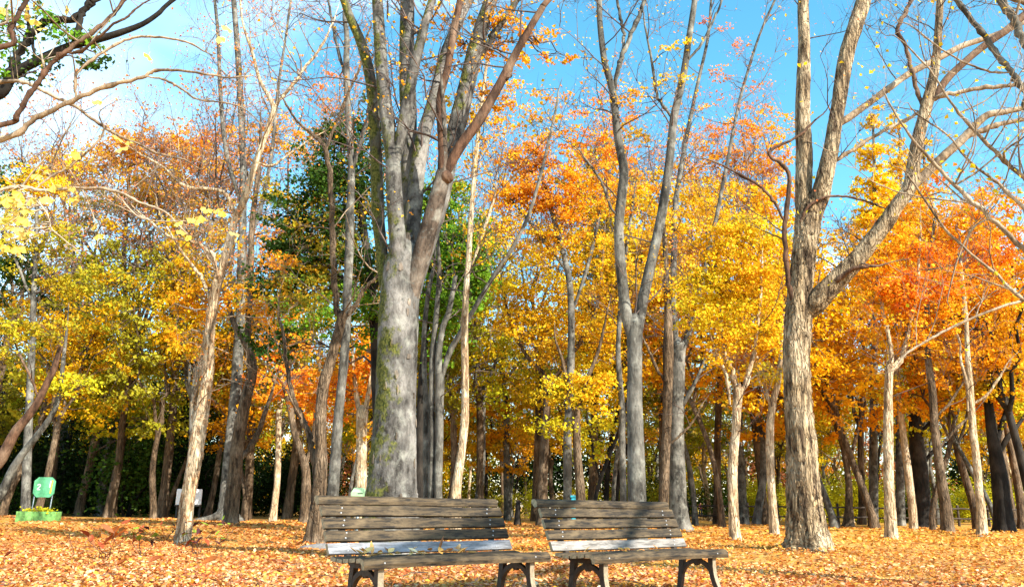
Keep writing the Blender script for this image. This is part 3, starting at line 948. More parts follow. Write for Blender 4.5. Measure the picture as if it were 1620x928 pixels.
# left leaning pale tree
Z('crape_tree', 'pale cream flaking tree leaning right, alone in the leaves of the left foreground',
  [[(288, 857, 24), (292, 830, 22), (297, 786, 20), (309, 722, 22), (316, 673, 21), (324, 625, 18), (329, 588, 17), (332, 523, 16), (340, 465, 16), (348, 435, 15)],
   [(345, 450, 14, 0), (354, 416, 14, 0), (371, 351, 12, -.1), (388, 312, 11, -.2), (405, 256, 10, -.2), (418, 222, 9, -.2), (428, 190, 9, -.2), (432, 167, 8, -.2), (411, 127, 6, -.1), (400, 86, 5, -.1), (385, 40, 4, -.1), (380, 2, 3, 0)],
   [(431, 172, 7, -.2), (454, 145, 6, -.2), (481, 109, 5, -.3), (504, 81, 4, -.3), (525, 40, 3, -.3)],
   [(342, 440, 9, 0), (336, 403, 7, .1), (302, 381, 6, .2), (270, 375, 4, .2), (225, 340, 3, .2)],
   [(372, 340, 8, -.1), (360, 312, 6, -.2), (345, 301, 6, -.2), (293, 295, 5, -.3), (259, 265, 4, -.3), (224, 245, 3, -.4)],
   [(311, 690, 9, .05), (305, 650, 8, .1), (309, 622, 6, .1)],
   [(334, 480, 7, 0), (320, 440, 5, .2), (300, 415, 4, .3), (270, 370, 3, .3), (250, 330, 2.5, .4)],
   [(405, 256, 5, -.2), (430, 262, 4, -.1), (470, 235, 3, 0), (500, 215, 2.5, 0)]],
  B_PALE, k=60, ridge=0.08, rough=0.06, flare=(0.35, 0.12), twigs=46, twig_len=1.4, twig_pal='pink', tip_n=1, tmat=B_PTWIG, flakes=240, flake_col=(1.1, .9, .75),
  blobs=[(330, 470, 70, 40, 'orange', .40, .6), (280, 490, 60, 40, 'gold', .30, .8), (300, 540, 50, 30, 'orange', .25, .5)])

# brown tree and the big shaded grey tree behind it, left
Z('brown_tree', 'brown rough-barked tree leaning right in front of the grey buttressed trunk on the left',
  [[(365, 832, 24), (367, 790, 22), (371, 754, 20), (378, 689, 19), (390, 625, 17), (399, 590, 15), (396, 560, 14), (388, 540, 14)],
   [(390, 548, 11, 0), (374, 520, 9, 0), (366, 500, 8, 0), (354, 455, 8, .1), (340, 420, 6, .1), (320, 390, 5, .2)],
   [(391, 548, 12, 0), (394, 493, 10, .1), (397, 416, 10, .2), (399, 351, 9, .2), (408, 280, 8, .2), (412, 230, 6, .2)],
   [(382, 725, 10, 0), (397, 706, 10, .2), (410, 680, 8, .3), (420, 650, 7, .4)]],
  B_BROWN, k=48, ridge=.09, flare=(0.45, 0.15), twigs=14, twig_len=1.5,
  blobs=[(420, 490, 60, 45, 'orange', .45, .4), (450, 385, 45, 35, 'rust', .4, .6), (440, 320, 50, 45, 'mixgo', .3, 1.0), (470, 545, 40, 25, 'rust', .3, .6)])
Z('grey_tree', 'dark grey buttressed trunk with a long surface root, shaded, behind the brown leaning tree',
  [[(357, 822, 30), (358, 790, 21), (360, 754, 17), (366, 689, 17), (372, 625, 17), (375, 590, 17), (380, 500, 15), (382, 437, 14), (384, 329, 12), (384, 240, 11), (378, 112, 10), (370, 2, 9)],
   [(356, 806, 14, 0), (346, 814, 12, -.4), (332, 819, 9, -.9), (316, 822, 7, -1.3), (298, 825, 5, -1.6)],
   [(384, 330, 9, 0), (360, 250, 8, .2), (350, 168, 7, .3), (345, 56, 6, .3), (340, 2, 5, .3)],
   [(383, 400, 8, 0), (412, 330, 7, -.2), (430, 240, 6, -.3), (440, 140, 5, -.3), (452, 60, 4, -.3), (460, 2, 4, -.3)]],
  B_GREY, k=18, flare=(0.9, 0.35), twigs=40, twig_len=3.4, twig_pal='pink', tip_n=2, leaf_px=4,
  blobs=[(470, 220, 60, 40, 'orange', .22, 1), (400, 230, 60, 40, 'orange', .25, 2), (500, 150, 60, 50, 'pink', .06, 1)])

# pair left of the zelkova
Z('grey_tree', 'slender straight grey tree just left of the huge mossy trunk',
  [[(526, 800, 19), (527, 779, 17), (531, 720, 16), (535, 664, 15), (540, 610, 14), (545, 562, 14), (549, 480, 14), (552, 407, 14), (554, 330, 13), (556, 262, 12), (551, 190, 11), (548, 104, 11), (549, 60, 9), (545, 27, 7), (548, 2, 7)],
   [(556, 270, 8, 0), (566, 240, 7, -.1), (572, 222, 7, -.1), (583, 177, 6, -.2), (590, 120, 5, -.2)],
   [(548, 130, 6, 0), (530, 60, 5, .2), (520, 2, 4, .2)]],
  B_GREY, Y=19.5, k=16, twigs=26, twig_len=1.8, twig_pal='pink', tip_n=1, leaf_px=4)
Z('brown_tree', 'twisting brown trunk with wide rooted foot at the left end of the left bench',
  [[(500, 838, 26), (503, 800, 22), (507, 760, 20), (508, 715, 18), (507, 660, 17), (512, 610, 17), (523, 570, 16), (535, 525, 15), (541, 500, 15)],
   [(540, 508, 12, 0), (531, 470, 10, 0), (527, 398, 9, -.1), (524, 294, 8, -.2), (514, 237, 8, -.2), (498, 216, 6, -.2), (486, 205, 5, -.2), (468, 190, 4, -.2), (450, 160, 3, -.2)],
   [(515, 240, 6, -.2), (531, 195, 5, -.2), (556, 136, 4.5, -.3), (570, 104, 4, -.3), (580, 60, 3, -.3)],
   [(542, 506, 9, 0), (560, 485, 7, .1), (578, 455, 6, .1), (596, 438, 5, .1)],
   [(500, 770, 12, .1), (496, 720, 10, .2), (488, 685, 9, .3), (471, 650, 8, .3), (461, 619, 7, .3), (452, 562, 6, .3), (449, 530, 5, .3)]],
  B_BROWN, Y=17.0, k=48, ridge=.10, flare=(0.6, 0.25), twigs=14, twig_len=1.5, tmat=B_PTWIG, blobs=[(480, 470, 60, 40, 'mixgo', .3, .8), (430, 420, 40, 30, 'rust', .25, .6)])
Z('brown_tree', 'leaning brown trunk with shadowed foot left of the twisting brown trunk',
  [[(484, 826, 20), (484, 790, 15), (484, 746, 13), (476, 715, 11), (466, 685, 10), (460, 650, 9), (450, 610, 8)],
   [(482, 740, 8, 0), (496, 690, 7, .1), (500, 640, 6, .1), (505, 580, 5, .2)]],
  B_BROWN, k=14, blobs=[(460, 620, 60, 50, 'red', .45, 1.0), (440, 560, 50, 40, 'red', .35, 1.5), (400, 640, 40, 30, 'orange', .3, 1)], twigs=6)
Z('maple_tree', 'pale lit trunk with red-orange tiers of leaves, just left of the huge mossy trunk',
  [[(570, 806, 20), (571, 770, 17), (572, 726, 16), (572, 690, 16), (573, 652, 18)],
   [(570, 665, 11, 0), (564, 625, 8, .1), (560, 590, 6, .1)], [(576, 665, 11, 0), (583, 620, 8, .1), (590, 580, 6, .1)]],
  B_PALE, Y=27, k=14, blobs=[(560, 600, 60, 55, 'red', .55, .5), (520, 640, 50, 35, 'red', .4, 1), (590, 560, 40, 40, 'orange', .4, .5), (590, 690, 30, 20, 'orange', .3, 0)], twigs=4)

# behind the zelkova, right
Z('grey_tree', 'grey multi-stemmed tree with a long limb leaning right, directly right of the huge mossy trunk',
  [[(694, 800, 13), (693, 766, 12), (695, 700, 12), (695, 644, 13), (696, 603, 14), (694, 560, 11), (700, 520, 9), (711, 488, 8), (720, 440, 7)],
   [(697, 605, 10, 0), (711, 558, 10, -.1), (727, 529, 9, -.2), (748, 492, 8, -.3), (785, 430, 7, -.4), (815, 385, 6, -.4), (840, 330, 6, -.4), (862, 250, 5, -.4), (880, 170, 4, -.4)],
   [(682, 800, 12, .1), (683, 766, 11, .1), (684, 700, 10, .1), (683, 640, 10, .1), (684, 570, 9, .1), (690, 500, 8, .1), (695, 430, 7, .1)],
   [(673, 800, 11, .3), (674, 720, 10, .3), (674, 644, 9, .3), (671, 582, 8, .3), (672, 513, 8, .3), (680, 450, 7, .3)]],
  B_GREY, Y=21, k=14, twigs=16, twig_len=1.8)
Z('slim_tree', 'slim straight tan flaking trunk between the two benches, right of the grey multi-stemmed tree',
  [[(721, 800, 17), (722, 770, 15), (731, 709, 12), (736, 643, 12), (735, 521, 11), (737, 470, 10), (742, 400, 9), (746, 330, 8), (752, 260, 7), (760, 180, 6), (770, 100, 5)],
   [(738, 440, 6, 0), (760, 380, 5, .2), (780, 320, 4, .3)]],
  B_PALE, Y=20, k=14, twigs=18, twig_len=1.6, twig_pal='gold', tip_n=2, leaf_px=4.5, blobs=[(770, 380, 50, 40, 'gold', .15, .5), (770, 250, 50, 50, 'orange', .12, .5)])

# evergreens behind the zelkova
Z('evergreen_oak', 'dense dark green evergreen tree behind the upper left of the huge mossy trunk',
  [[(600, 806, 20), (600, 700, 18), (596, 600, 17), (590, 480, 15), (575, 360, 12), (560, 250, 8)],
   [(592, 520, 10, 0), (560, 460, 8, 0), (520, 420, 6, 0), (480, 400, 4, 0)], [(588, 460, 10, 0), (640, 400, 7, .2), (690, 380, 5, .3)]],
  B_DARK, Y=25, k=10, leaf_px=5.5,
  blobs=[(555, 300, 80, 90, 'dark', .8), (555, 300, 80, 90, 'mixgo', .15), (510, 380, 70, 70, 'dark', .6, .5), (510, 390, 70, 70, 'mixgo', .35, .0), (560, 420, 70, 60, 'dark', .6), (480, 450, 60, 50, 'mixgo', .5), (570, 210, 45, 50, 'dark', .7), (500, 500, 60, 40, 'green', .45, -1), (440, 440, 50, 60, 'dark', .8, .5), (500, 280, 50, 60, 'dark', .8), (460, 350, 50, 60, 'dark', .7, .3), (530, 210, 40, 40, 'dark', .6), (430, 540, 45, 40, 'dark', .5, 1), (570, 500, 40, 60, 'green', .5, -.5)])
Z('evergreen_oak', 'bright green evergreen tree filling the space right of the huge mossy trunk',
  [[(662, 806, 14), (664, 700, 13), (668, 600, 12), (676, 500, 10), (690, 400, 8), (700, 330, 5)],
   [(675, 510, 7, 0), (710, 460, 5, .2), (750, 430, 4, .3)]],
  B_DARK, Y=23, k=10, leaf_px=5.5,
  blobs=[(705, 420, 65, 65, 'green', 1.3), (745, 450, 45, 45, 'green', 1.1, -.5), (695, 330, 55, 60, 'green', .9), (730, 380, 50, 45, 'green', .9, -.6), (720, 300, 45, 40, 'olive', 0.31), (760, 400, 35, 50, 'green', .8), (720, 490, 45, 40, 'green', .9, -.8), (665, 420, 40, 60, 'green', .8), (680, 500, 35, 40, 'green', .6, -.5), (690, 560, 25, 30, 'green', .5, -1)])

# gold and orange trees of the middle
Z('brown_tree', 'brown tree forking low under gold leaves, just left of the right bench',
  [[(857, 830, 17), (858, 780, 15), (860, 730, 14), (865, 644, 12), (869, 603, 13)],
   [(868, 610, 8, 0), (857, 586, 7, 0), (836, 566, 6, .1), (815, 530, 5, .2), (800, 480, 4, .3)],
   [(870, 610, 10, 0), (894, 574, 8, -.1), (918, 541, 7, -.2), (939, 500, 6, -.2), (950, 450, 5, -.2), (955, 380, 4, -.2)]],
  B_BROWN, k=14, twigs=14, twig_len=1.8, twig_pal='gold', tip_n=3, leaf_px=4.5,
  blobs=[(880, 540, 90, 45, 'gold', .5), (830, 500, 60, 50, 'gold', .45), (920, 480, 70, 60, 'gold', .4), (860, 440, 70, 50, 'yellow', .35), (930, 590, 60, 35, 'yellow', .45), (900, 400, 70, 50, 'gold', .3)])
Z('maple_tree', 'slender tree with orange tiered leaves between the huge mossy trunk and the right bench',
  [[(803, 822, 11), (802, 760, 10), (801, 700, 10), (801, 644, 9), (794, 582, 8), (796, 520, 6), (800, 450, 5)],
   [(801, 650, 6, 0), (780, 630, 5, 0), (750, 640, 3, 0)], [(800, 600, 6, 0), (825, 570, 5, 0), (850, 560, 3, 0)]],
  B_GREY, k=12, leaf_px=4.5,
  blobs=[(775, 650, 50, 16, 'orange', .7), (800, 690, 60, 14, 'orange', .7), (760, 710, 45, 14, 'gold', .7), (780, 610, 55, 18, 'gold', .7), (820, 640, 45, 16, 'gold', .6), (780, 560, 60, 30, 'yellow', .5), (800, 740, 50, 10, 'orange', .6), (745, 670, 30, 20, 'gold', .5)])
Z('rust_tree', 'rust orange crowned tall tree against the sky right of the huge mossy trunk',
  [[(898, 812, 14), (898, 775, 13), (898, 685, 12), (902, 600, 12), (904, 521, 11), (900, 440, 10), (880, 360, 8), (860, 290, 6)],
   [(903, 500, 7, 0), (930, 420, 6, .3), (950, 330, 5, .5), (960, 260, 3, .5)], [(898, 430, 6, 0), (860, 380, 5, 0), (820, 330, 4, 0)]],
  B_GREY, Y=34, k=12, leaf_px=4.5, twigs=14, twig_len=2.4,
  blobs=[(830, 250, 50, 38, 'rust', .85), (865, 310, 65, 40, 'rust', .8), (810, 310, 45, 40, 'orange', .6), (900, 350, 60, 40, 'orange', .45), (900, 270, 50, 40, 'orange', .35), (950, 300, 60, 50, 'orange', .35), (850, 380, 60, 40, 'gold', .5), (930, 230, 50, 40, 'red', .2), (780, 360, 40, 40, 'gold', .35), (780, 170, 60, 60, 'orange', .16), (870, 190, 60, 50, 'orange', .16), (960, 170, 50, 60, 'red', .12)])
Z('gold_tree', 'brown trunk close behind the top rail of the right bench, under gold leaves',
  [[(919, 810, 15), (918, 775, 14), (914, 726, 13), (912, 676, 12), (912, 650, 12)],
   [(912, 660, 8, 0), (925, 610, 7, .1), (945, 560, 5, .2), (955, 520, 4, .2)], [(911, 660, 8, 0), (900, 620, 6, .1), (890, 570, 5, .2)]],
  B_BROWN, Y=30, k=12, leaf_px=4.5, blobs=[(950, 620, 50, 40, 'gold', .4), (900, 620, 60, 30, 'yellow', .45), (880, 680, 50, 25, 'lime', .3), (960, 540, 50, 50, 'gold', .35, 1)])
Z('grey_tree', 'thin grey tree left of the forked grey tree, partly hidden by it',
  [[(986, 806, 11), (986, 780, 10), (984, 700, 10), (984, 644, 10), (978, 560, 8), (982, 480, 7), (990, 400, 6), (1000, 330, 5)]],
  B_GREY, Y=30, k=12, twigs=12, twig_len=2, leaf_px=4.5, blobs=[(980, 400, 50, 60, 'gold', .25), (1000, 300, 50, 50, 'orange', .3), (980, 230, 45, 50, 'red', .22)])
Z('dark_tree', 'dark thin leaning tree left of the forked grey tree',
  [[(943, 812, 7), (943, 783, 6), (958, 735, 6), (978, 685, 5), (990, 640, 4)], [(950, 760, 4, 0), (940, 720, 4, 0), (930, 670, 3, 0)]],
  B_DARK, Y=32, k=8, blobs=[(960, 690, 60, 40, 'lime', .25)])

# grey and brown pair right of the forked tree
Z('grey_tree', 'stout smooth grey tree beside the right end of the right bench',
  [[(1077, 838, 30), (1073, 800, 26), (1071, 740, 24), (1070, 680, 23), (1072, 620, 22), (1073, 570, 20), (1074, 548, 22)],
   [(1071, 560, 13, 0), (1067, 520, 12, 0), (1065, 470, 11, .1), (1066, 400, 10, .2), (1068, 330, 9, .3), (1080, 250, 8, .4), (1100, 150, 6, .5), (1120, 60, 5, .5), (1125, 2, 4, .5)],
   [(1078, 560, 12, 0), (1088, 529, 10, 0), (1100, 490, 9, 0), (1112, 440, 8, 0), (1130, 360, 7, 0), (1150, 260, 6, 0), (1170, 160, 5, 0), (1200, 60, 4, 0), (1225, 2, 4, 0)],
   [(1080, 640, 12, -.1), (1090, 622, 8, -.2), (1102, 600, 5, -.4), (1115, 570, 4, -.4), (1126, 560, 3, -.4)]],
  B_GREY, k=18, twigs=50, twig_len=2.4, twig_pal='pink', tip_n=1, leaf_px=4,
  blobs=[(1110, 320, 60, 50, 'gold', .3, 1), (1060, 400, 50, 50, 'gold', .25, 1), (1170, 140, 60, 60, 'pink', .05), (1150, 60, 60, 50, 'pink', .04)])
Z('brown_tree', 'reddish brown straight trunk hugging the left side of the stout grey tree',
  [[(1050, 810, 16), (1050, 787, 15), (1053, 720, 14), (1056, 644, 14), (1057, 562, 17), (1057, 500, 12), (1054, 430, 9), (1050, 350, 6)],
   [(1058, 610, 6, 0), (1040, 585, 5, 0), (1025, 550, 4, 0), (1015, 530, 3, 0)], [(1062, 700, 5, 0), (1085, 680, 4, 0), (1100, 660, 3, 0)]],
  B_BROWN, Y=25, k=42, ridge=.1, twigs=8, twig_len=1.8, blobs=[(1030, 460, 40, 50, 'gold', .25), (1050, 330, 40, 50, 'gold', .3)], leaf_px=4.5)
Z('gold_tree', 'slender cream-barked tree under thick gold leaves, nearest right of the right bench',
  [[(1163, 855, 17), (1161, 820, 15), (1159, 766, 14), (1160, 726, 14), (1164, 680, 13), (1166, 644, 13), (1168, 619, 15)],
   [(1166, 628, 9, 0), (1158, 590, 8, 0), (1148, 560, 7, .1), (1140, 500, 5, .2), (1130, 430, 4, .2)],
   [(1170, 628, 9, 0), (1182, 599, 8, 0), (1192, 558, 6, -.1), (1200, 500, 5, -.1), (1205, 430, 4, -.1)],
   [(1155, 640, 5, 0), (1150, 600, 5, -.1), (1135, 560, 4, -.1)]],
  B_PALE, k=42, ridge=.09, flakes=60, leaf_px=5, twigs=8,
  blobs=[(1150, 500, 75, 40, 'yellow', .65), (1190, 450, 70, 45, 'gold', .7), (1130, 440, 60, 45, 'yellow', .6), (1170, 560, 60, 28, 'gold', .5), (1150, 380, 70, 45, 'gold', .55), (1220, 530, 45, 35, 'gold', .5), (1100, 490, 35, 30, 'yellow', .5), (1200, 370, 60, 40, 'yellow', .5)])
Z('grey_tree', 'grey trunk seen right behind the slender cream-barked gold tree',
  [[(1176, 829, 18), (1174, 790, 14), (1171, 726, 13), (1169, 680, 12), (1172, 600, 10), (1180, 500, 8), (1190, 380, 6)]],
  B_GREY, k=12, leaf_px=4.5, blobs=[(1190, 330, 60, 45, 'gold', .45), (1130, 310, 60, 40, 'gold', .45), (1200, 260, 60, 40, 'orange', .45), (1110, 260, 60, 35, 'orange', .3), (1210, 200, 60, 50, 'orange', .22), (1130, 200, 60, 45, 'red', .14)], twigs=10, twig_len=2.2)
Z('gold_tree', 'slender cream-barked tree close on the left of the shaggy tree',
  [[(1226, 846, 14), (1223, 810, 13), (1220, 766, 12), (1218, 685, 12), (1223, 635, 11), (1231, 603, 9), (1236, 560, 7), (1240, 500, 6)],
   [(1221, 650, 6, 0), (1210, 610, 5, 0), (1200, 570, 4, 0)]],
  B_PALE, k=14, leaf_px=4.8, blobs=[(1220, 470, 45, 50, 'gold', .55), (1245, 400, 45, 55, 'gold', .5), (1210, 590, 40, 28, 'yellow', .45), (1235, 320, 45, 45, 'orange', .4)], twigs=6)
Z('dark_tree', 'dark forked tree standing in the open right of the shaggy tree',
  [[(1343, 833, 17), (1343, 800, 11), (1342, 758, 10), (1334, 707, 9), (1320, 667, 8), (1306, 630, 6), (1290, 590, 5)],
   [(1341, 740, 7, 0), (1352, 700, 6, .1), (1362, 650, 5, .2), (1370, 600, 4, .2)],
   [(1330, 695, 5, 0), (1326, 640, 5, .1), (1320, 580, 4, .1)]],
  B_BROWN, k=12, leaf_px=4.5, twigs=6, blobs=[(1310, 560, 60, 40, 'orange', .5), (1350, 600, 50, 35, 'gold', .45), (1300, 640, 40, 35, 'yellow', .4), (1360, 540, 50, 35, 'orange', .5), (1320, 480, 60, 50, 'gold', .6)])
Z('orange_tree', 'cream-barked tree under orange leaves, nearest of the trunks right of the shaggy tree',
  [[(1411, 854, 18), (1408, 810, 16), (1406, 758, 15), (1405, 679, 14), (1406, 600, 12), (1408, 580, 13)],
   [(1406, 590, 8, 0), (1410, 555, 7, 0), (1400, 510, 6, .1), (1390, 450, 5, .2)], [(1410, 588, 9, 0), (1424, 570, 7, 0), (1436, 530, 6, -.1), (1450, 460, 5, -.1), (1455, 390, 4, -.1)],
   [(1412, 580, 7, 0), (1430, 560, 6, 0), (1445, 552, 5, 0)]],
  B_PALE, k=42, ridge=.09, leaf_px=5, flakes=50, twigs=8,
  blobs=[(1420, 470, 60, 40, 'red', .6), (1380, 430, 50, 45, 'orange', .6), (1460, 430, 55, 45, 'red', .65), (1440, 530, 60, 28, 'orange', .5), (1480, 500, 45, 35, 'orange', .5), (1420, 390, 60, 35, 'orange', .5), (1500, 460, 40, 35, 'red', .5)])
Z('slim_tree', 'slim cream trunk leaning left beside a black trunk at right',
  [[(1446, 838, 13), (1443, 800, 12), (1438, 758, 11), (1428, 679, 10), (1420, 619, 9), (1418, 580, 8), (1424, 520, 6)]], B_PALE, k=12, leaf_px=4.5,
  blobs=[(1420, 620, 45, 25, 'yellow', .4), (1440, 470, 45, 40, 'orange', .45, 1)])
Z('grey_tree', 'pale grey trunk between the two slim cream trunks at right',
  [[(1426, 816, 18), (1426, 770, 17), (1425, 734, 15), (1416, 705, 10), (1408, 670, 8), (1400, 600, 6)], [(1427, 740, 9, 0), (1436, 700, 7, .2), (1440, 640, 5, .3)]], B_GREY, k=12, leaf_px=4.2,
  blobs=[(1400, 640, 50, 40, 'gold', .4), (1440, 650, 40, 35, 'lime', .4)])
Z('dark_tree', 'thick black trunk right of the slim cream trunks, under yellow-green leaves',
  [[(1463, 834, 30), (1458, 790, 25), (1455, 750, 24), (1450, 700, 21), (1447, 650, 17), (1446, 600, 14), (1450, 540, 11), (1460, 470, 8)],
   [(1452, 690, 8, 0), (1470, 670, 6, .2), (1490, 660, 4, .2)], [(1456, 740, 7, 0), (1475, 715, 6, .2), (1500, 700, 4, .3)]], B_DARK, k=16, leaf_px=4.5,
  blobs=[(1450, 610, 60, 32, 'lime', .7), (1480, 590, 55, 32, 'yellow', .65), (1490, 650, 40, 25, 'lime', .5), (1440, 680, 30, 20, 'lime', .35)])
Z('brown_tree', 'straight brown trunk between the two black trunks on the right',
  [[(1500, 843, 19), (1496, 800, 16), (1489, 758, 14), (1479, 679, 12), (1475, 619, 11), (1469, 572, 10), (1466, 510, 8), (1470, 420, 6), (1480, 340, 4)],
   [(1478, 660, 5, 0), (1500, 640, 4, 0), (1520, 610, 3, 0)], [(1484, 710, 5, 0), (1510, 680, 4, -.2), (1532, 660, 3, -.3)]],
  B_BROWN, k=14, leaf_px=4.6, twigs=8, blobs=[(1500, 400, 60, 40, 'red', .6, 1), (1480, 350, 55, 40, 'orange', .55, 1), (1540, 440, 50, 40, 'orange', .5, 1), (1500, 560, 50, 30, 'orange', .45)])
Z('slim_tree', 'slim greyish tan trunk just left of the rightmost black trunk',
  [[(1554, 846, 16), (1552, 800, 12), (1549, 778, 11), (1544, 720, 11), (1539, 679, 11), (1534, 600, 9), (1531, 568, 8), (1528, 500, 6), (1520, 420, 5)],
   [(1532, 650, 7, 0), (1530, 610, 6, 0), (1520, 570, 4, 0)], [(1536, 640, 5, 0), (1560, 625, 4, -.2), (1585, 590, 3, -.3)]],
  B_PALE, k=14, leaf_px=4.8, twigs=10, blobs=[(1560, 480, 60, 35, 'orange', .55, .5), (1570, 400, 55, 40, 'red', .6, .8), (1540, 350, 55, 40, 'orange', .5, 1), (1590, 450, 40, 40, 'orange', .5, .5), (1580, 330, 45, 40, 'orange', .4, 1)])
Z('dark_tree', 'thick black trunk with a spreading right limb, rightmost of the black trunks',
  [[(1590, 841, 30), (1586, 800, 25), (1582, 758, 24), (1576, 720, 20), (1570, 690, 17), (1564, 640, 13), (1561, 600, 11), (1556, 540, 8)],
   [(1577, 700, 10, 0), (1586, 668, 8, .1), (1598, 636, 6, .2), (1612, 600, 5, .2)], [(1580, 720, 10, 0), (1592, 695, 8, -.2), (1606, 678, 6, -.2), (1619, 660, 5, -.2)]],
  B_DARK, k=16, leaf_px=4.6, blobs=[(1570, 600, 60, 35, 'yellow', .6), (1600, 560, 45, 35, 'gold', .5), (1540, 620, 50, 28, 'yellow', .55), (1600, 640, 40, 30, 'lime', .5), (1520, 580, 40, 30, 'gold', .45)])

# tall golden ginkgos far right behind
def gink(label, x, top, base, hw, d):
    bl = []
    n = 6
    for i in range(n):
        t = i / (n - 1)
        y = top + 18 + (base - top) * t
        bl.append((x + random.uniform(-6, 6), y, 10 + hw * t ** 0.8, (base - top) / n * 0.75, 'ginkgo', 1.1))
    Z('ginkgo_tree', label, [[(x, 812, 14), (x, 650, 12), (x + 2, 450, 9), (x, top + 40, 4)]], B_GREY, blobs=bl, Y=d, k=10, leaf_px=5, ext=0)
gink('tallest spire-shaped golden ginkgo behind the long leaning limb', 1382, 178, 430, 62, 46)
gink('golden ginkgo with a narrow top just right of the tallest ginkgo', 1424, 190, 440, 55, 48)
gink('short golden ginkgo top behind the red-brown vertical limb', 1462, 215, 400, 40, 52)

# left side trees
Z('grey_tree', 'slender grey trunk right beside the green number sign',
  [[(88, 812, 17), (90, 790, 15), (95, 738, 13), (101, 679, 12), (105, 619, 11), (108, 579, 11), (122, 510, 9), (118, 430, 7), (112, 350, 5)],
   [(104, 640, 7, 0), (112, 600, 7, -.1), (124, 550, 6, -.2), (140, 480, 5, -.3), (150, 400, 4, -.3)],
   [(100, 690, 6, 0), (85, 651, 6, .1), (80, 600, 5, .1)]],
  B_GREY, k=14, leaf_px=4.8, twigs=10, twig_len=2,
  blobs=[(60, 500, 80, 60, 'olive', 0.31), (130, 560, 70, 50, 'olive', 0.28), (40, 590, 60, 40, 'olive', 0.28), (150, 450, 60, 50, 'gold', .3), (80, 430, 60, 45, 'olive', 0.25), (60, 640, 70, 14, 'lime', .7, -2), (20, 670, 50, 14, 'lime', .6, -2)])
Z('red_tree', 'reddish leaning trunk at the far left edge above the green sign',
  [[(-60, 806, 22), (-30, 760, 19), (0, 728, 17), (24, 683, 14), (44, 658, 12), (60, 635, 11), (75, 605, 10), (86, 582, 9), (98, 540, 7)],
   [(62, 632, 5, 0), (50, 600, 4, 0), (30, 560, 3, 0)]],
  B_RED, k=14, leaf_px=4.8, twigs=4, blobs=[(80, 520, 50, 30, 'olive', 0.25), (20, 540, 50, 40, 'olive', 0.25)], Y=24)
Z('grey_tree', 'thin grey leaning trunk at the far left edge below the reddish leaning trunk',
  [[(-30, 815, 15), (0, 782, 13), (20, 742, 12), (40, 712, 10), (60, 687, 9), (85, 651, 8), (95, 615, 7), (100, 570, 6)]],
  B_GREY, k=12, leaf_px=4.8, Y=25, blobs=[(110, 610, 60, 25, 'lime', .45)])
Z('dark_tree', 'shaded brown leaning trunk left of the pale leaning trunk in the dark left wood',
  [[(124, 815, 15), (130, 785, 13), (139, 750, 12), (150, 700, 12), (156, 670, 11), (165, 620, 9), (175, 560, 7)], [(158, 665, 6, 0), (145, 630, 5, .2), (135, 590, 4, .2)]],
  B_BROWN, k=12, leaf_px=4.6, blobs=[(180, 600, 70, 18, 'lime', .6, -2), (160, 650, 70, 14, 'lime', .7, -2), (230, 645, 60, 16, 'lime', .75, -2), (190, 560, 60, 40, 'olive', 0.25), (110, 640, 60, 14, 'lime', .6, -3), (200, 680, 60, 12, 'lime', .55, -2.5), (250, 670, 40, 12, 'lime', .6, -2.5)])
Z('orange_tree', 'pale grey leaning trunk in the dark left wood carrying a wide orange crown',
  [[(157, 815, 14), (161, 780, 13), (167, 738, 13), (175, 700, 12), (182, 671, 12), (192, 619, 10), (198, 560, 9), (200, 500, 8), (196, 420, 7), (200, 340, 6), (205, 270, 4)],
   [(199, 520, 6, 0), (230, 460, 5, .3), (270, 400, 4, .4), (300, 330, 3, .5)], [(198, 480, 6, 0), (160, 420, 5, .2), (120, 360, 4, .3), (90, 300, 3, .3)]],
  B_GREY, k=12, leaf_px=4.6, twigs=22, twig_len=2.4,
  blobs=[(210, 240, 75, 36, 'orange', .9), (300, 240, 70, 36, 'orange', .8), (120, 270, 75, 40, 'gold', .9), (250, 300, 90, 45, 'gold', .9), (180, 340, 90, 45, 'olive', 0.31), (310, 330, 80, 50, 'gold', .55), (370, 270, 60, 40, 'orange', .4), (110, 360, 60, 40, 'olive', 0.25), (270, 400, 80, 50, 'gold', .45), (340, 210, 60, 30, 'red', .25), (210, 430, 80, 50, 'olive', 0.22)])
Z('brown_tree', 'brown trunk leaning close behind the pale leaning trunk in the dark left wood',
  [[(170, 817, 14), (178, 780, 12), (187, 738, 11), (194, 671, 10), (205, 600, 8), (225, 520, 6), (250, 440, 4)]], B_BROWN, k=12, leaf_px=4.6,
  blobs=[(250, 520, 70, 40, 'yellow', .4), (230, 570, 60, 28, 'lime', .5), (270, 460, 50, 40, 'gold', .35)])
Z('orange_tree', 'far tree with a yellow orange crown at the left edge under the white cloud',
  [[(40, 812, 14), (44, 700, 12), (50, 560, 10), (55, 420, 7), (60, 300, 4)], [(52, 480, 6, 0), (20, 400, 5, 0), (-10, 340, 4, 0)]], B_GREY, Y=38, k=10, leaf_px=4.6, twigs=10, twig_len=2.4,
  blobs=[(70, 290, 55, 45, 'gold', .45), (20, 330, 50, 50, 'olive', 0.25), (60, 380, 70, 50, 'olive', 0.28), (20, 430, 60, 60, 'dark', .5, 2), (15, 300, 40, 50, 'dark', .5, 3), (110, 440, 60, 50, 'olive', 0.25)])
LIT = np.array([(0.66, 0.40, 0.14), (0.62, 0.27, 0.06), (0.52, 0.15, 0.04), (0.72, 0.50, 0.24), (0.32, 0.11, 0.04), (0.56, 0.31, 0.17), (0.68, 0.33, 0.04), (0.20, 0.08, 0.035), (0.80, 0.64, 0.40), (0.46, 0.09, 0.035), (0.60, 0.28, 0.17)])
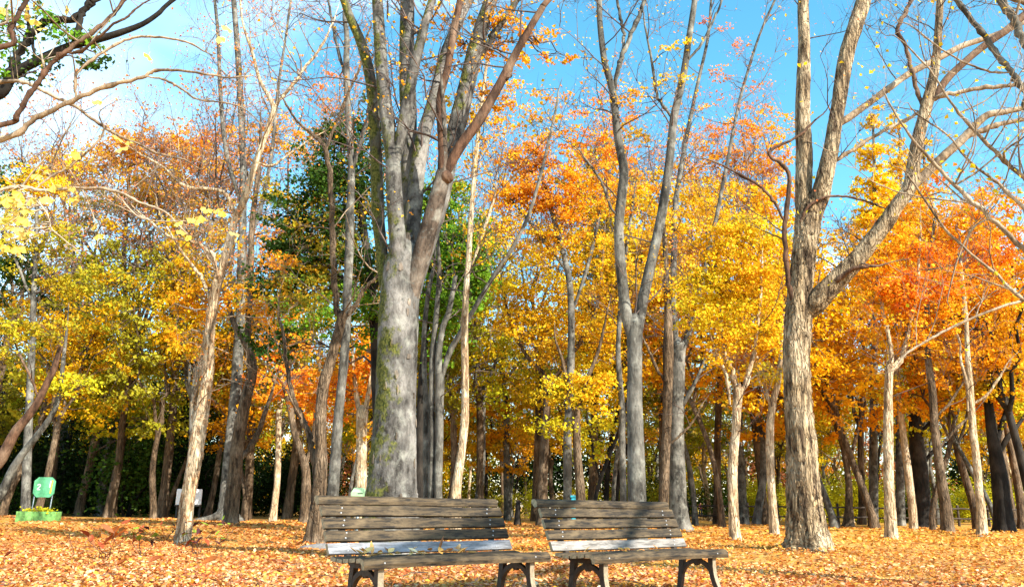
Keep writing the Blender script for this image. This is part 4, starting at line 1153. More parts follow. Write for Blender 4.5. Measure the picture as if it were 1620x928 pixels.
LITW = np.array([.15, .18, .13, .12, .11, .10, .10, .07, .03, .04, .07]); LITW = LITW / LITW.sum()
def litter(mb, x, y, size, hexa):
    n = len(x)
    z = ground_z(x, y)
    pos = np.stack([x, y, z + rng.uniform(0.006, 0.035, n)], -1)
    nr = rng.standard_normal((n, 3)) * 0.38
    nr[:, 2] += 1
    nr /= np.linalg.norm(nr, axis=1)[:, None]
    d = rng.standard_normal((n, 3))
    d -= (d * nr).sum(1)[:, None] * nr
    d /= np.linalg.norm(d, axis=1)[:, None]
    s = np.cross(nr, d)
    L = (size * rng.uniform(0.55, 1.4, n))[:, None]
    W = L * rng.uniform(0.25, 0.42, n)[:, None]
    cu = rng.uniform(-0.1, 0.35, n)[:, None] * L
    c = LIT[rng.choice(len(LIT), n, p=LITW)].copy()
    # towards the right and farther back the carpet turns yellower, towards the left back redder
    k = np.clip((y - 9) / 9, 0, 1)[:, None]
    rgt = np.clip((x + 1.0) / 6, 0, 1)[:, None]
    c = c * (1 - 0.5 * k * rgt) + np.array([0.68, 0.34, 0.03]) * 0.5 * k * rgt
    c[:, 1] *= .97
    c = c * (1 - 0.5 * k * (1 - rgt)) + np.array([0.58, 0.22, 0.04]) * 0.5 * k * (1 - rgt)
    nearr = np.clip((10 - y) / 4, 0, 1)[:, None] * np.clip((x - 2) / 3, 0, 1)[:, None]
    c = c * (1 - 0.35 * nearr) + np.array([0.60, 0.26, 0.13]) * 0.35 * nearr
    pt = np.sin(x * 0.8 + 1.5 * np.sin(y * .45)) * np.cos(y * .9 - .5 * x) + .5 * np.sin(2.1 * x + 1.3 * y)
    pt = np.clip(pt, 0, 1)[:, None]
    c = c * (1 - .35 * pt) + np.array([0.46, 0.15, 0.05]) * .35 * pt
    c = np.clip(c * (1 + 0.15 * rng.standard_normal((n, 1))), 0.02, 0.9)
    if hexa:
        v = np.stack([pos - d * L * .5, pos - d * L * .12 + s * W + nr * cu * .6, pos + d * L * .2 + s * W * .8 + nr * cu * .8, pos + d * L * .52 + nr * cu,
                      pos + d * L * .2 - s * W * .8 + nr * cu * .6, pos - d * L * .12 - s * W + nr * cu * .3], 1).reshape(-1, 3)
        i = np.arange(n)[:, None] * 6
        t = np.concatenate([i + [[0, 1, 5]], i + [[1, 2, 5]], i + [[2, 4, 5]], i + [[2, 3, 4]]])
        mb.add(v, None, t, np.repeat(c, 6, 0))
    else:
        v = np.stack([pos - d * L * .5, pos + s * W + nr * cu * .5, pos + d * L * .5 + nr * cu * .4, pos - s * W + nr * cu * .5], 1).reshape(-1, 3)
        i = np.arange(n)[:, None] * 4
        mb.add(v, None, np.concatenate([i + [[0, 1, 2]], i + [[0, 2, 3]]]), np.repeat(c, 4, 0))
def make_litter():
    m = MB()
    for (y0, y1, dens, size, hx) in ((3.4, 5, 900, .043, True), (5, 8, 1450, .041, True), (8, 12, 900, .046, True), (12, 18, 320, .066, False), (18, 27, 90, .10, False), (27, 42, 30, .13, False)):
        xm = 0.72 * y1 + 1.5
        n = int((y1 - y0) * 2 * xm * dens)
        x = rng.uniform(-xm, xm, n); y = rng.uniform(y0, y1, n)
        dn = np.sin(x * 1.3 + 2 * np.sin(y * .7)) + np.sin(y * 1.9 + x * .6) + .7 * np.sin(x * 3.7 - y * 2.9)
        keep = rng.random(n) < np.clip(.74 + .22 * dn, .2, 1)
        litter(m, x[keep], y[keep], size, hx)
    for (bx, by, br_) in BASES:                # leaves banked against the trunks
        if 4 < by < 34:
            n = int(90 + 500 * br_)
            a = rng.uniform(0, 6.28, n); rr = br_ * 1.25 + np.abs(rng.standard_normal(n)) * .22
            x, y = bx + rr * np.cos(a), by + rr * np.sin(a)
            z0 = m.n
            litter(m, x, y, .075, by < 16)
            lift = np.repeat(np.maximum(0, .10 - .25 * (rr - br_ * 1.25)), 6 if by < 16 else 4)
            v = m.v[-1].copy(); v[:, 2] += lift * rng.uniform(.2, 1, len(lift)); m.v[-1] = v
    o = m.build('fallen_leaves', M_DRY, smooth=False)
    return tag(o, 'dry yellow, orange and brown fallen leaves carpeting the ground', 'fallen leaves', kind='stuff')
make_litter()


def fallen_twigs():
    m = MB()
    for i in range(260):
        y = 4 + 12 * rng.random() ** 1.3
        x = rng.uniform(-.7 * y, .7 * y)
        a, L = rng.uniform(0, 6.28), rng.uniform(.08, .4)
        p = np.array([x, y, 0]); q = p + np.array([math.cos(a), math.sin(a), 0]) * L
        p[2] = ground_z(p[0], p[1]) + .02; q[2] = ground_z(q[0], q[1]) + rng.uniform(.02, .09)
        tube(m, branch_path(p, q, .04, .05, 5), np.linspace(.005, .002, 5), 4, cap=False)
    tag(m.build('fallen_twigs', B_TWIG), 'thin dry twigs scattered over the fallen leaves', 'twigs', kind='stuff')
fallen_twigs()
# ------------------------------------------------------------------ trees standing outside the picture whose boughs reach into it
GK = Z('ginkgo_tree', 'nearby ginkgo boughs with pale yellow fan leaves hanging in from the upper left',
  [[('w', -5.0, 4.2, -0.05, .19), ('w', -4.95, 4.25, 1.5, .16), ('w', -4.9, 4.3, 3.0, .14), ('w', -4.8, 4.4, 5.0, .10), ('w', -4.7, 4.5, 7.5, .04)],
   [('w', -4.9, 4.3, 2.3, .05), ('w', -3.8, 4.4, 2.6, .04), (0, 221, 9), (56, 188, 8.5), (112, 160, 8), (168, 137, 7), (224, 123, 6), (246, 112, 5), (280, 111, 4.5), (336, 119, 3.5), (364, 123, 3)],
   [('w', -4.9, 4.3, 3.0, .05), ('w', -3.8, 4.6, 3.2, .03), (0, 129, 6.5, .2), (42, 132, 6, .2), (84, 151, 6, .2), (118, 168, 5.5, .2), (157, 196, 5, .2), (185, 213, 4.5, .2), (224, 230, 4, .2), (252, 244, 3.5, .2), (291, 252, 3, .2)],
   [('w', -4.9, 4.3, 2.6, .05), ('w', -3.7, 4.2, 2.7, .04), (0, 197, 9, -.1), (28, 182, 9, -.1), (45, 151, 8.5, -.1), (62, 129, 8, -.1), (78, 104, 8, -.1), (106, 81, 8, -.1), (134, 59, 7.5, -.1), (168, 34, 7, -.1), (196, 2, 6, -.1)],
   [(106, 83, 5, -.1), (125, 83, 6, -.1), (150, 65, 5, -.15), (180, 38, 4, -.2), (200, 28, 3.5, -.2), (219, 11, 3, -.2)],
   [(121, 160, 5, 0), (119, 140, 5, 0), (121, 118, 5, 0), (140, 98, 5, 0), (174, 76, 5, 0), (210, 60, 4.5, 0), (252, 59, 4, 0), (294, 66, 3.5, 0), (322, 81, 2.5, 0)],
   [('w', -4.9, 4.3, 3.4, .05), ('w', -3.8, 4.0, 3.2, .035), (-4, 74, 9, -.3), (17, 48, 9, -.3), (31, 17, 8, -.3), (42, 2, 8, -.3)],
   [('w', -4.9, 4.3, 1.7, .04), ('w', -3.8, 4.4, 2.1, .03), (0, 301, 6, .1), (65, 301, 5.5, .1), (138, 297, 5, .1), (185, 303, 4.5, .1), (224, 321, 4, .1), (262, 336, 3, .1), (300, 372, 2, .1)],
   [(56, 299, 4, .1), (80, 280, 4, .1), (108, 265, 4, .1), (135, 243, 3.5, .1), (164, 209, 3, .1)],
   [(110, 268, 2.5, .1), (135, 310, 2, .1), (150, 350, 1.6, .1)],
   [(185, 305, 2.5, .1), (215, 340, 2.5, .1), (250, 350, 2, .1), (300, 350, 1.6, .1)],
   [(48, 315, 3, .05), (62, 322, 3, .05), (75, 340, 3, .05), (82, 362, 2.5, .05), (100, 378, 2, .05), (125, 398, 1.6, .05)],
   [(230, 121, 4, 0), (262, 127, 4, 0), (290, 142, 3.5, .05), (312, 157, 3, .1), (360, 163, 2.5, .1), (390, 175, 2, .1), (414, 200, 1.8, .1)]],
  B_BROWN, Y=4.5, k=10, tmat=B_PTWIG, twigs=34, twig_len=0.6, levels=1, ext=1.2, rough=.05,
  limb_mats=[B_PTWIG] * 2 + [B_RED] * 2 + [B_PTWIG, B_RED] + [B_PTWIG] * 6)

def fan_leaf(name):
    m = MB()
    v = [(0, 0, 0)]
    for i, a in enumerate(np.linspace(-62, 62, 9)):
        r = 0.046 * (1.0 - 0.06 * (i % 2)) * (0.80 if i == 4 else 1) * (1 - 0.0006 * abs(a))
        v.append((r * math.sin(math.radians(a)), -r * math.cos(math.radians(a)), 0.006 * math.cos(i * 1.7)))
    t = [(0, i, i + 1) for i in range(1, 9)]
    st = len(v)
    v += [(-0.0009, 0, 0), (0.0009, 0, 0), (0.0014, 0.035, 0.004), (-0.0006, 0.035, 0.004)]
    t += [(st, st + 1, st + 2), (st, st + 2, st + 3)]
    c = np.array([(0.84, 0.64, 0.13)] * st + [(0.7, 0.6, 0.25)] * 4)
    c[1:st] *= np.linspace(1.02, 0.9, st - 1)[:, None]
    m.add(v, None, t, np.clip(c, 0, .9))
    return m.mesh(name, M_LEAF, False)
FAN = fan_leaf('leaf')
spots = [(60, 275), (75, 268), (112, 262), (108, 288), (101, 303), (111, 312), (118, 296), (151, 353), (156, 370), (125, 242), (149, 252), (84, 292), (73, 310), (126, 318),
         (330, 330), (318, 340), (345, 330), (352, 333), (279, 352), (286, 364), (306, 345), (155, 158), (184, 216), (191, 234), (122, 243), (205, 220), (135, 240), (325, 328), (366, 367), (375, 372), (296, 372),
         (30, 14), (68, 10), (50, 26), (12, 22), (55, 30), (65, 45), (70, 97), (45, 8), (36, 40), (110, 16), (235, 87), (345, 58), (358, 42), (20, 6), (5, 12), (58, 2), (76, 130), (355, 2)]
for i in range(46):
    spots.append((random.gauss(22, 17), random.uniform(300, 402)))
for (sx, sy) in spots:
    if sx < -25:
        continue
    dy = random.uniform(-.15, .2)
    c = P(sx, sy, 4.5 + dy)
    o = bpy.data.objects.new('leaf', FAN)
    COL.objects.link(o)
    o.parent = GK
    o.location = c - np.array(GK['_o'])
    o.rotation_euler = (random.uniform(0.5, 1.8), random.uniform(-.7, .7), random.uniform(-1.3, 1.3))
    s_ = random.uniform(.75, 1.15)
    o.scale = (s_, s_, s_)
    o.color = (random.uniform(.92, 1.05), random.uniform(.85, 1.05), random.uniform(.6, 1.3), 1)
m = MB()
A = ANCH[GK.name]
for (sx, sy) in spots:
    c = P(sx, sy, 4.5) + np.array([0, 0, 0.03])
    j = int(np.argmin(np.linalg.norm(A - c, axis=1)))
    if np.linalg.norm(A[j] - c) < .6:
        tube(m, branch_path(A[j], c, 0.1, 0.08, 5), np.linspace(.003, .001, 5), 3, cap=False)
tag(m.build('spur_twigs', B_PTWIG, GK), kind='stuff')

Z('evergreen_tree', 'dark evergreen bough with glossy green leaves behind the ginkgo boughs, top left',
  [[('w', -8.6, 10.2, -0.05, .30), ('w', -8.5, 10.2, 2.5, .25), ('w', -8.3, 10.1, 5.0, .20), ('w', -8.0, 10, 9.0, .08)],
   [('w', -8.35, 10.1, 4.2, .14), (-40, 170, 18), (0, 148, 18), (22, 118, 17), (56, 98, 16), (112, 73, 14), (157, 62, 12), (190, 52, 11), (224, 39, 9), (250, 22, 8), (269, 4, 7)],
   [(14, 128, 15), (20, 104, 14), (36, 76, 13), (70, 36, 12), (110, 30, 11), (138, 12, 10), (150, 2, 9)],
   [(120, 72, 10), (122, 55, 10), (128, 30, 9), (140, 2, 8)],
   [(56, 98, 6), (52, 70, 5), (45, 40, 5)]],
  B_DARK, Y=10, k=12, ext=1.5, leaf_px=8, leaf_min=.06,
  blobs=[(30, 60, 40, 45, 'green', .30), (80, 40, 40, 35, 'green', .35), (10, 115, 30, 30, 'green', .4), (60, 110, 40, 20, 'dark', .35), (120, 50, 30, 25, 'green', .25), (5, 30, 25, 30, 'green', .4), (155, 110, 22, 18, 'dark', .18), (120, 65, 30, 12, 'green', .3)], twigs=4)

Z('birch_tree', 'pale mottled branches of a bare tree reaching in across the upper right edge',
  [[('w', 8.0, 6.3, -0.05, .24), ('w', 7.9, 6.4, 2.5, .20), ('w', 7.8, 6.6, 5.0, .16), ('w', 7.5, 6.8, 8.0, .10), ('w', 7.3, 7.0, 11.0, .04)],
   [('w', 7.85, 6.5, 3.9, .07), (1680, 215, 11), (1620, 140, 10), (1598, 112, 9.5), (1573, 81, 9.5), (1553, 50, 9), (1514, 2, 9)],
   [('w', 7.8, 6.6, 4.4, .08), (1680, 160, 14), (1640, 100, 14), (1620, 64, 14), (1603, 30, 14), (1584, 2, 13)],
   [('w', 7.85, 6.5, 2.7, .06), (1690, 450, 9), (1620, 393, 8), (1568, 345, 7.5), (1525, 306, 7), (1482, 263, 6), (1440, 215, 4), (1400, 150, 2.5)],
   [('w', 7.85, 6.5, 3.4, .06), (1680, 320, 8), (1620, 281, 7), (1585, 250, 6.5), (1551, 216, 6), (1510, 170, 4), (1470, 110, 3), (1420, 60, 2)],
   [('w', 7.9, 6.4, 2.2, .05), (1690, 520, 6), (1620, 475, 5), (1568, 427, 4.5), (1503, 371, 4), (1456, 306, 3), (1430, 270, 2)],
   [('w', 7.9, 6.4, 1.9, .05), (1690, 470, 6), (1607, 479, 4.5), (1533, 505, 4), (1482, 530, 3.5), (1438, 556, 3), (1420, 575, 2)],
   [('w', 7.85, 6.5, 3.0, .05), (1690, 370, 7), (1620, 330, 6), (1580, 290, 5), (1540, 262, 4), (1500, 215, 3), (1450, 180, 2)],
   [('w', 7.8, 6.6, 4.6, .06), (1700, 60, 10), (1650, 20, 10), (1615, 2, 9)],
   [(1600, 115, 5), (1560, 112, 4), (1500, 85, 3), (1440, 40, 2)],
   [(1568, 345, 4), (1540, 360, 3), (1515, 410, 2.5), (1500, 470, 2)],
   [('w', 7.6, 6.7, 6.2, .11), ('w', 7.35, 4.2, 6.8, .10), ('w', 6.6, 2.0, 7.0, .14), ('w', 5.75, 0.35, 7.0, .14), ('w', 5.2, -0.8, 7.1, .12), ('w', 4.6, -2.2, 7.3, .02)],  # this limb and the next two: unseen overhead, added to shade the benches
   [('w', 7.35, 4.2, 6.8, .07), ('w', 7.6, 2.2, 7.1, .065), ('w', 7.7, 1.0, 7.2, .06), ('w', 7.4, -0.8, 7.7, .02)],
   [('w', 6.7, 2.0, 7.0, .06), ('w', 6.9, 0.8, 7.3, .05), ('w', 6.9, -0.6, 7.8, .035), ('w', 7.0, -1.6, 8.4, .012)]],
  B_GREY, Y=8.6, k=12, ext=1.0, twigs=85, twig_len=1.3, tmat=B_PTWIG, limb_mats=[None, None] + [B_PTWIG] * 11, levels=2, twig_pal='yellow', tip_n=1, tip_f=.10, rough=.06)

# ------------------------------------------------------------------ the wood behind: prototypes with parts, then copies
def proto_tree(i):
    h = rng.uniform(10.5, 14)
    tm, bm_, cm = MB(), MB(), MB()
    lean = rng.standard_normal(2) * 0.7
    fork = rng.uniform(0.28, 0.45)
    n = 8
    pth = np.array([(lean[0] * t ** 1.5 + .12 * math.sin(5 * t + i), lean[1] * t ** 1.5, -0.1 + h * fork * t) for t in np.linspace(0, 1, n)])
    r0 = rng.uniform(0.10, 0.17)
    tube(tm, pth, np.linspace(r0, r0 * .72, n), 9, .06, i, flare=(.6, .25))
    stems = []
    for s in range(rng.integers(2, 5)):
        a = rng.uniform(0, 6.28)
        rr = rng.uniform(.8, 2.4)
        end = pth[-1] + np.array([math.cos(a) * rr, math.sin(a) * rr, h * (1 - fork) * rng.uniform(.7, .95)])
        q = branch_path(pth[-2], end, -.04, .05, 9)
        tube(tm, q, np.linspace(r0 * .55, .02, 9), 7, .05, s, cap=False)
        stems.append(q)
    S = np.vstack([x[2:] for x in stems])
    cen = []
    for c in range(70):
        j = rng.integers(len(S))
        o = rng.standard_normal(3) * np.array([1.15, 1.15, .7]) * (0.5 + 0.9 * rng.random())
        p = S[j] + o
        p[2] = max(p[2], h * .34)
        cen.append(p)
        tube(bm_, branch_path(S[j], p, .08, .08, 5), np.linspace(.03, .006, 5), 4, cap=False)
        for z_ in range(3):
            tube(bm_, branch_path(p, p + rng.standard_normal(3) * .55 + np.array([0, 0, .3]), .05, .08, 4), np.linspace(.010, .004, 4), 3, cap=False)
    spray(cm, np.array(cen), 80, .36, .165, 'white')
    return (tm.mesh('trunk', None), bm_.mesh('branches', None), cm.mesh('crown', M_LEAF, False))
protos = [proto_tree(i) for i in range(6)]
TR = {}
def copies_of(me, mat):
    key = (me.name, mat.name)
    if key not in TR:
        c = me.copy()
        c.materials.clear()
        c.materials.append(mat)
        TR[key] = c
    return TR[key]
TINT = {'gold': (.82, .48, .012), 'yellow': (.80, .58, .02), 'orange': (.86, .40, .012), 'lime': (.56, .54, .02), 'olive': (.34, .31, .02), 'dark': (.016, .034, .007), 'green': (.06, .12, .014), 'red': (.85, .28, .012), 'bare': (.5, .2, .08)}
WORD = {'gold': 'golden', 'yellow': 'yellow', 'orange': 'orange', 'lime': 'yellow-green', 'olive': 'olive', 'dark': 'dark green', 'green': 'green', 'red': 'red-orange'}
def place_tree(x, y, pal, bk, side):
    pr = protos[rng.integers(len(protos))]
    lab = '%s %s far tree with %s leaves %s' % ('nearer' if y < 44 else ('deep-set' if y < 62 else 'remote'), {'bark_dark': 'dark-trunked', 'bark_grey': 'grey-trunked', 'bark_brown': 'brown-trunked', 'bark_pale_flaking': 'pale-trunked'}[bk.name], WORD[pal], beside(x, y))
    e = empty('far_tree', (x, y, float(ground_z(x, y)) if y < 40 else 0.0), lab, 'tree', 'leafy trees of the wood behind')
    s = rng.uniform(.8, 1.2)
    e.scale = (s, s, s * rng.uniform(.9, 1.15))
    e.rotation_euler = (0, 0, rng.uniform(0, 6.28))
    for nm, me, mt in (('trunk', pr[0], bk), ('branches', pr[1], bk), ('crown', pr[2], M_LEAF)):
        o = bpy.data.objects.new(nm, copies_of(me, mt))
        COL.objects.link(o)
        o.parent = e
        if nm == 'branches':
            o['kind'] = 'stuff'
        if nm == 'crown':
            t = np.array(TINT[pal]) * rng.uniform(.8, 1.15)
            o.color = (*t, 1)
    return e
placed = []
def try_place(px, y, pal, bk):
    x = (px - 810) / F * y * 1.03
    if any((x - a) ** 2 + (y - b) ** 2 < 2.2 for a, b in placed):
        return
    placed.append((x, y))
    place_tree(x, y, pal, bk, 'left' if px < 430 else ('mid' if px < 1060 else 'right'))
BK = [B_DARK, B_DARK, B_BROWN, B_BROWN]
for i in range(34):       # left: dark, olive
    try_place(rng.uniform(-60, 430), rng.uniform(47, 82), ['dark', 'dark', 'olive', 'lime', 'olive', 'gold'][rng.integers(6)], BK[rng.integers(4)])
for i in range(32):
    try_place(rng.uniform(430, 1060), rng.uniform(40, 82), ['olive', 'lime', 'gold', 'yellow', 'orange', 'gold'][rng.integers(6)], [B_GREY, B_BROWN, B_PALE, B_DARK][rng.integers(4)])
for i in range(38):
    try_place(rng.uniform(1060, 1690), rng.uniform(50, 84), ['gold', 'yellow', 'lime', 'orange', 'yellow', 'olive', 'gold'][rng.integers(7)], [B_GREY, B_BROWN, B_PALE, B_DARK][rng.integers(4)])

for (px, y, pal) in ((1130, 36, 'gold'), (1235, 34, 'gold'), (1290, 39, 'orange'), (1350, 37, 'orange'), (1440, 36, 'orange'), (1530, 37, 'orange'), (1590, 34, 'orange'), (1640, 38, 'gold'), (1090, 41, 'orange'), (1180, 42, 'orange'), (1500, 42, 'red'), (1570, 43, 'red'),
                     (110, 41, 'gold'), (330, 41, 'gold'), (420, 43, 'orange'), (280, 43, 'olive'), (60, 44, 'olive'), (760, 45, 'yellow'), (950, 46, 'gold'), (1000, 49, 'yellow')):
    x = (px - 810) / F * y * 1.03
    placed.append((x, y))
    e = place_tree(x, y, pal, [B_GREY, B_BROWN, B_BROWN, B_DARK][rng.integers(4)], 'left' if px < 430 else ('mid' if px < 1060 else 'right'))
    e.scale = [v * 1.18 for v in e.scale]

def proto_bare(i):
    h = rng.uniform(12, 15)
    tm, bm_, cm = MB(), MB(), MB()
    n = 8
    lean = rng.standard_normal(2) * .6
    fork = rng.uniform(.3, .5)
    pth = np.array([(lean[0] * t ** 1.4, lean[1] * t ** 1.4 + .1 * math.sin(4 * t + i), -.1 + h * fork * t) for t in np.linspace(0, 1, n)])
    r0 = rng.uniform(.13, .17)
    tube(tm, pth, np.linspace(r0, r0 * .7, n), 9, .05, i, flare=(.5, .25))
    tips = []
    for s_ in range(5):
        a = rng.uniform(0, 6.28); rr = rng.uniform(.6, 2.2)
        end = pth[-1] + np.array([math.cos(a) * rr, math.sin(a) * rr, h * (1 - fork) * rng.uniform(.7, 1)])
        q = branch_path(pth[-2], end, -.03, .05, 9)
        tube(tm, q, np.linspace(r0 * .5, .015, 9), 6, .05, s_, cap=False)
        for z_ in range(9):
            j = rng.integers(2, 9)
            o = rng.standard_normal(3); o[2] = abs(o[2]) * .5 + .6
            twig_system(bm_, q[j], o, rng.uniform(1.2, 2.6), .022, 2, tips=tips, nsub=6)
    T = np.array(tips)
    T = T[rng.random(len(T)) < .18]
    spray(cm, T, 2, .12, .09, 'pink', .8)
    return tm.mesh('trunk', None), bm_.mesh('branches', None), cm.mesh('crown', M_LEAF, False)
bares = [proto_bare(i) for i in range(3)]
def place_bare(px, y, s_, label, group):
    pr = bares[rng.integers(3)]
    x = (px - 810) / F * y * 1.03
    e = empty('bare_tree', (x, y, 0.0), label + ' ' + beside(x, y), 'tree', group)
    e.scale = (s_, s_, s_ * rng.uniform(.95, 1.1))
    e.rotation_euler = (0, 0, rng.uniform(0, 6.28))
    for nm, me, mt in (('trunk', pr[0], B_BROWN), ('branches', pr[1], B_FAR), ('crown', pr[2], M_LEAF)):
        o = bpy.data.objects.new(nm, copies_of(me, mt))
        COL.objects.link(o)
        o.parent = e
        if nm == 'branches':
            o['kind'] = 'stuff'
B_FAR = bark('bark_far_twig', (0.21, 0.165, 0.155), (0.12, 0.09, 0.085), (0.29, 0.24, 0.225), .5, 10, bstr=.2)
for px, y, s_ in ((20, 46, 1.7), (130, 49, 1.8), (215, 47, 1.75), (300, 46, 1.85), (420, 45, 1.8), (480, 48, 1.9), (770, 45, 1.6), (850, 47, 1.65), (930, 46, 1.75), (1035, 45, 1.7), (1120, 48, 1.75), (1190, 46, 1.65), (1560, 49, 1.5), (1330, 50, 1.4)):
    place_bare(px, y, s_, 'tall bare tree with fine purplish twigs', 'tall bare trees')
for i in range(46):
    place_bare(-80 + 1800 * (i + rng.random()) / 46, rng.uniform(64, 94), rng.uniform(1.0, 1.35), 'far bare grey-twigged tree closing the view', 'far bare trees')

# shrubs
def proto_shrub(i):
    sm, cm = MB(), MB()
    cen = []
    for s in range(9):
        a, rr, hh = rng.uniform(0, 6.28), rng.uniform(.2, 1.1), rng.uniform(1.2, 2.8)
        end = np.array([math.cos(a) * rr, math.sin(a) * rr, hh])
        q = branch_path((math.cos(a) * .1, math.sin(a) * .1, -.05), end, .02, .06, 7)
        tube(sm, q, np.linspace(.035, .008, 7), 5, cap=False)
        for z_ in range(9):
            p = q[rng.integers(2, 7)] + rng.standard_normal(3) * np.array([.42, .42, .38])
            p[2] = max(p[2], .15)
            cen.append(p)
    spray(cm, np.array(cen), 40, .28, .11, 'white', .6)
    return sm.mesh('stem', B_DARK), cm.mesh('foliage', M_LEAF, False)
shr = [proto_shrub(i) for i in range(4)]
def place_shrub(x, y, pal, s, label, group):
    pr = shr[rng.integers(4)]
    e = empty('shrub', (x, y, float(ground_z(x, y)) if y < 40 else 0.0), label + (' ' + beside(x, y) if group else ''), 'shrub', group)
    e.scale = (s * 1.15, s * 1.15, s)
    e.rotation_euler = (0, 0, rng.uniform(0, 6.28))
    for nm, me in (('stem', pr[0]), ('foliage', pr[1])):
        o = bpy.data.objects.new(nm, me)
        COL.objects.link(o)
        o.parent = e
        if nm == 'foliage':
            t = np.array(TINT[pal]) * rng.uniform(.75, 1.2)
            o.color = (*t, 1)
for i in range(44):
    y = rng.uniform(50, 66)
    px = rng.uniform(-60, 560)
    place_shrub((px - 810) / F * y * 1.03, y, ['dark', 'dark', 'dark', 'green'][rng.integers(4)], rng.uniform(1.1, 2.0), 'dark evergreen shrub in the shade', 'dark shrubs in the left wood')
place_shrub((240 - 810) / F * 49 * 1.03, 49, 'green', 2.0, 'round sunlit green shrub at the back of the left wood, right of the leaning trunks', None)
for i in range(46):
    y = rng.uniform(52, 78)
    px = rng.uniform(540, 1700)
    p_ = ['olive', 'lime', 'lime', 'lime', 'green', 'yellow'][rng.integers(6)]
    place_shrub((px - 810) / F * y * 1.03, y, p_, rng.uniform(.6, 1.25), 'low leafy %s shrub far back' % WORD[p_], 'shrubs behind the benches and fence')
for i in range(34):
    px = -150 + 1950 * i / 33
    y = rng.uniform(92, 104)
    place_shrub((px - 810) / F * y * 1.03, y, ['olive', 'dark', 'olive', 'bare', 'olive', 'gold'][rng.integers(6)], rng.uniform(2.6, 4.0), 'tall thicket closing the view', 'far thickets')
for (px, py, s) in ((20, 812, .55), (45, 814, .45), (70, 816, .4), (110, 812, .4), (-10, 814, .6)):
    g = G(px, py)
    place_shrub(g[0], g[1], 'green', s, 'low dark green bush at the wood edge', 'low bushes behind the number sign')

# ------------------------------------------------------------------ rail fence
M_RAIL = plain('old_rail', (0.05, 0.036, 0.026), .8, .4, 12, .4)
def fence():
    Yf = 48.0
    x0 = (1075 - 810) / F * Yf * 1.03
    x1 = (1700 - 810) / F * Yf * 1.03
    e = empty('rail_fence', (x0, Yf, 0), 'low brown two-rail wooden fence at the back of the glade on the right', 'fence')
    n = 15
    xs = np.linspace(x0, x1, n)
    for x in xs:
        m = MB()
        tube(m, np.array([(x, Yf, -.1), (x, Yf, .6), (x, Yf, 1.16)]), [.075, .07, .065], 8, .04, x)
        m.build('post', M_RAIL, e)
    for a, b in zip(xs[:-1], xs[1:]):
        for z in (.95, .42):
            m = MB()
            dz = rng.uniform(-.03, .03, 2)
            tube(m, np.array([(a - .05, Yf - .10, z + dz[0]), ((a + b) / 2, Yf - .10, z - .01), (b + .05, Yf - .10, z + dz[1])]), [.045, .048, .045], 7, .05, a)
            m.build('rail', M_RAIL, e)
fence()

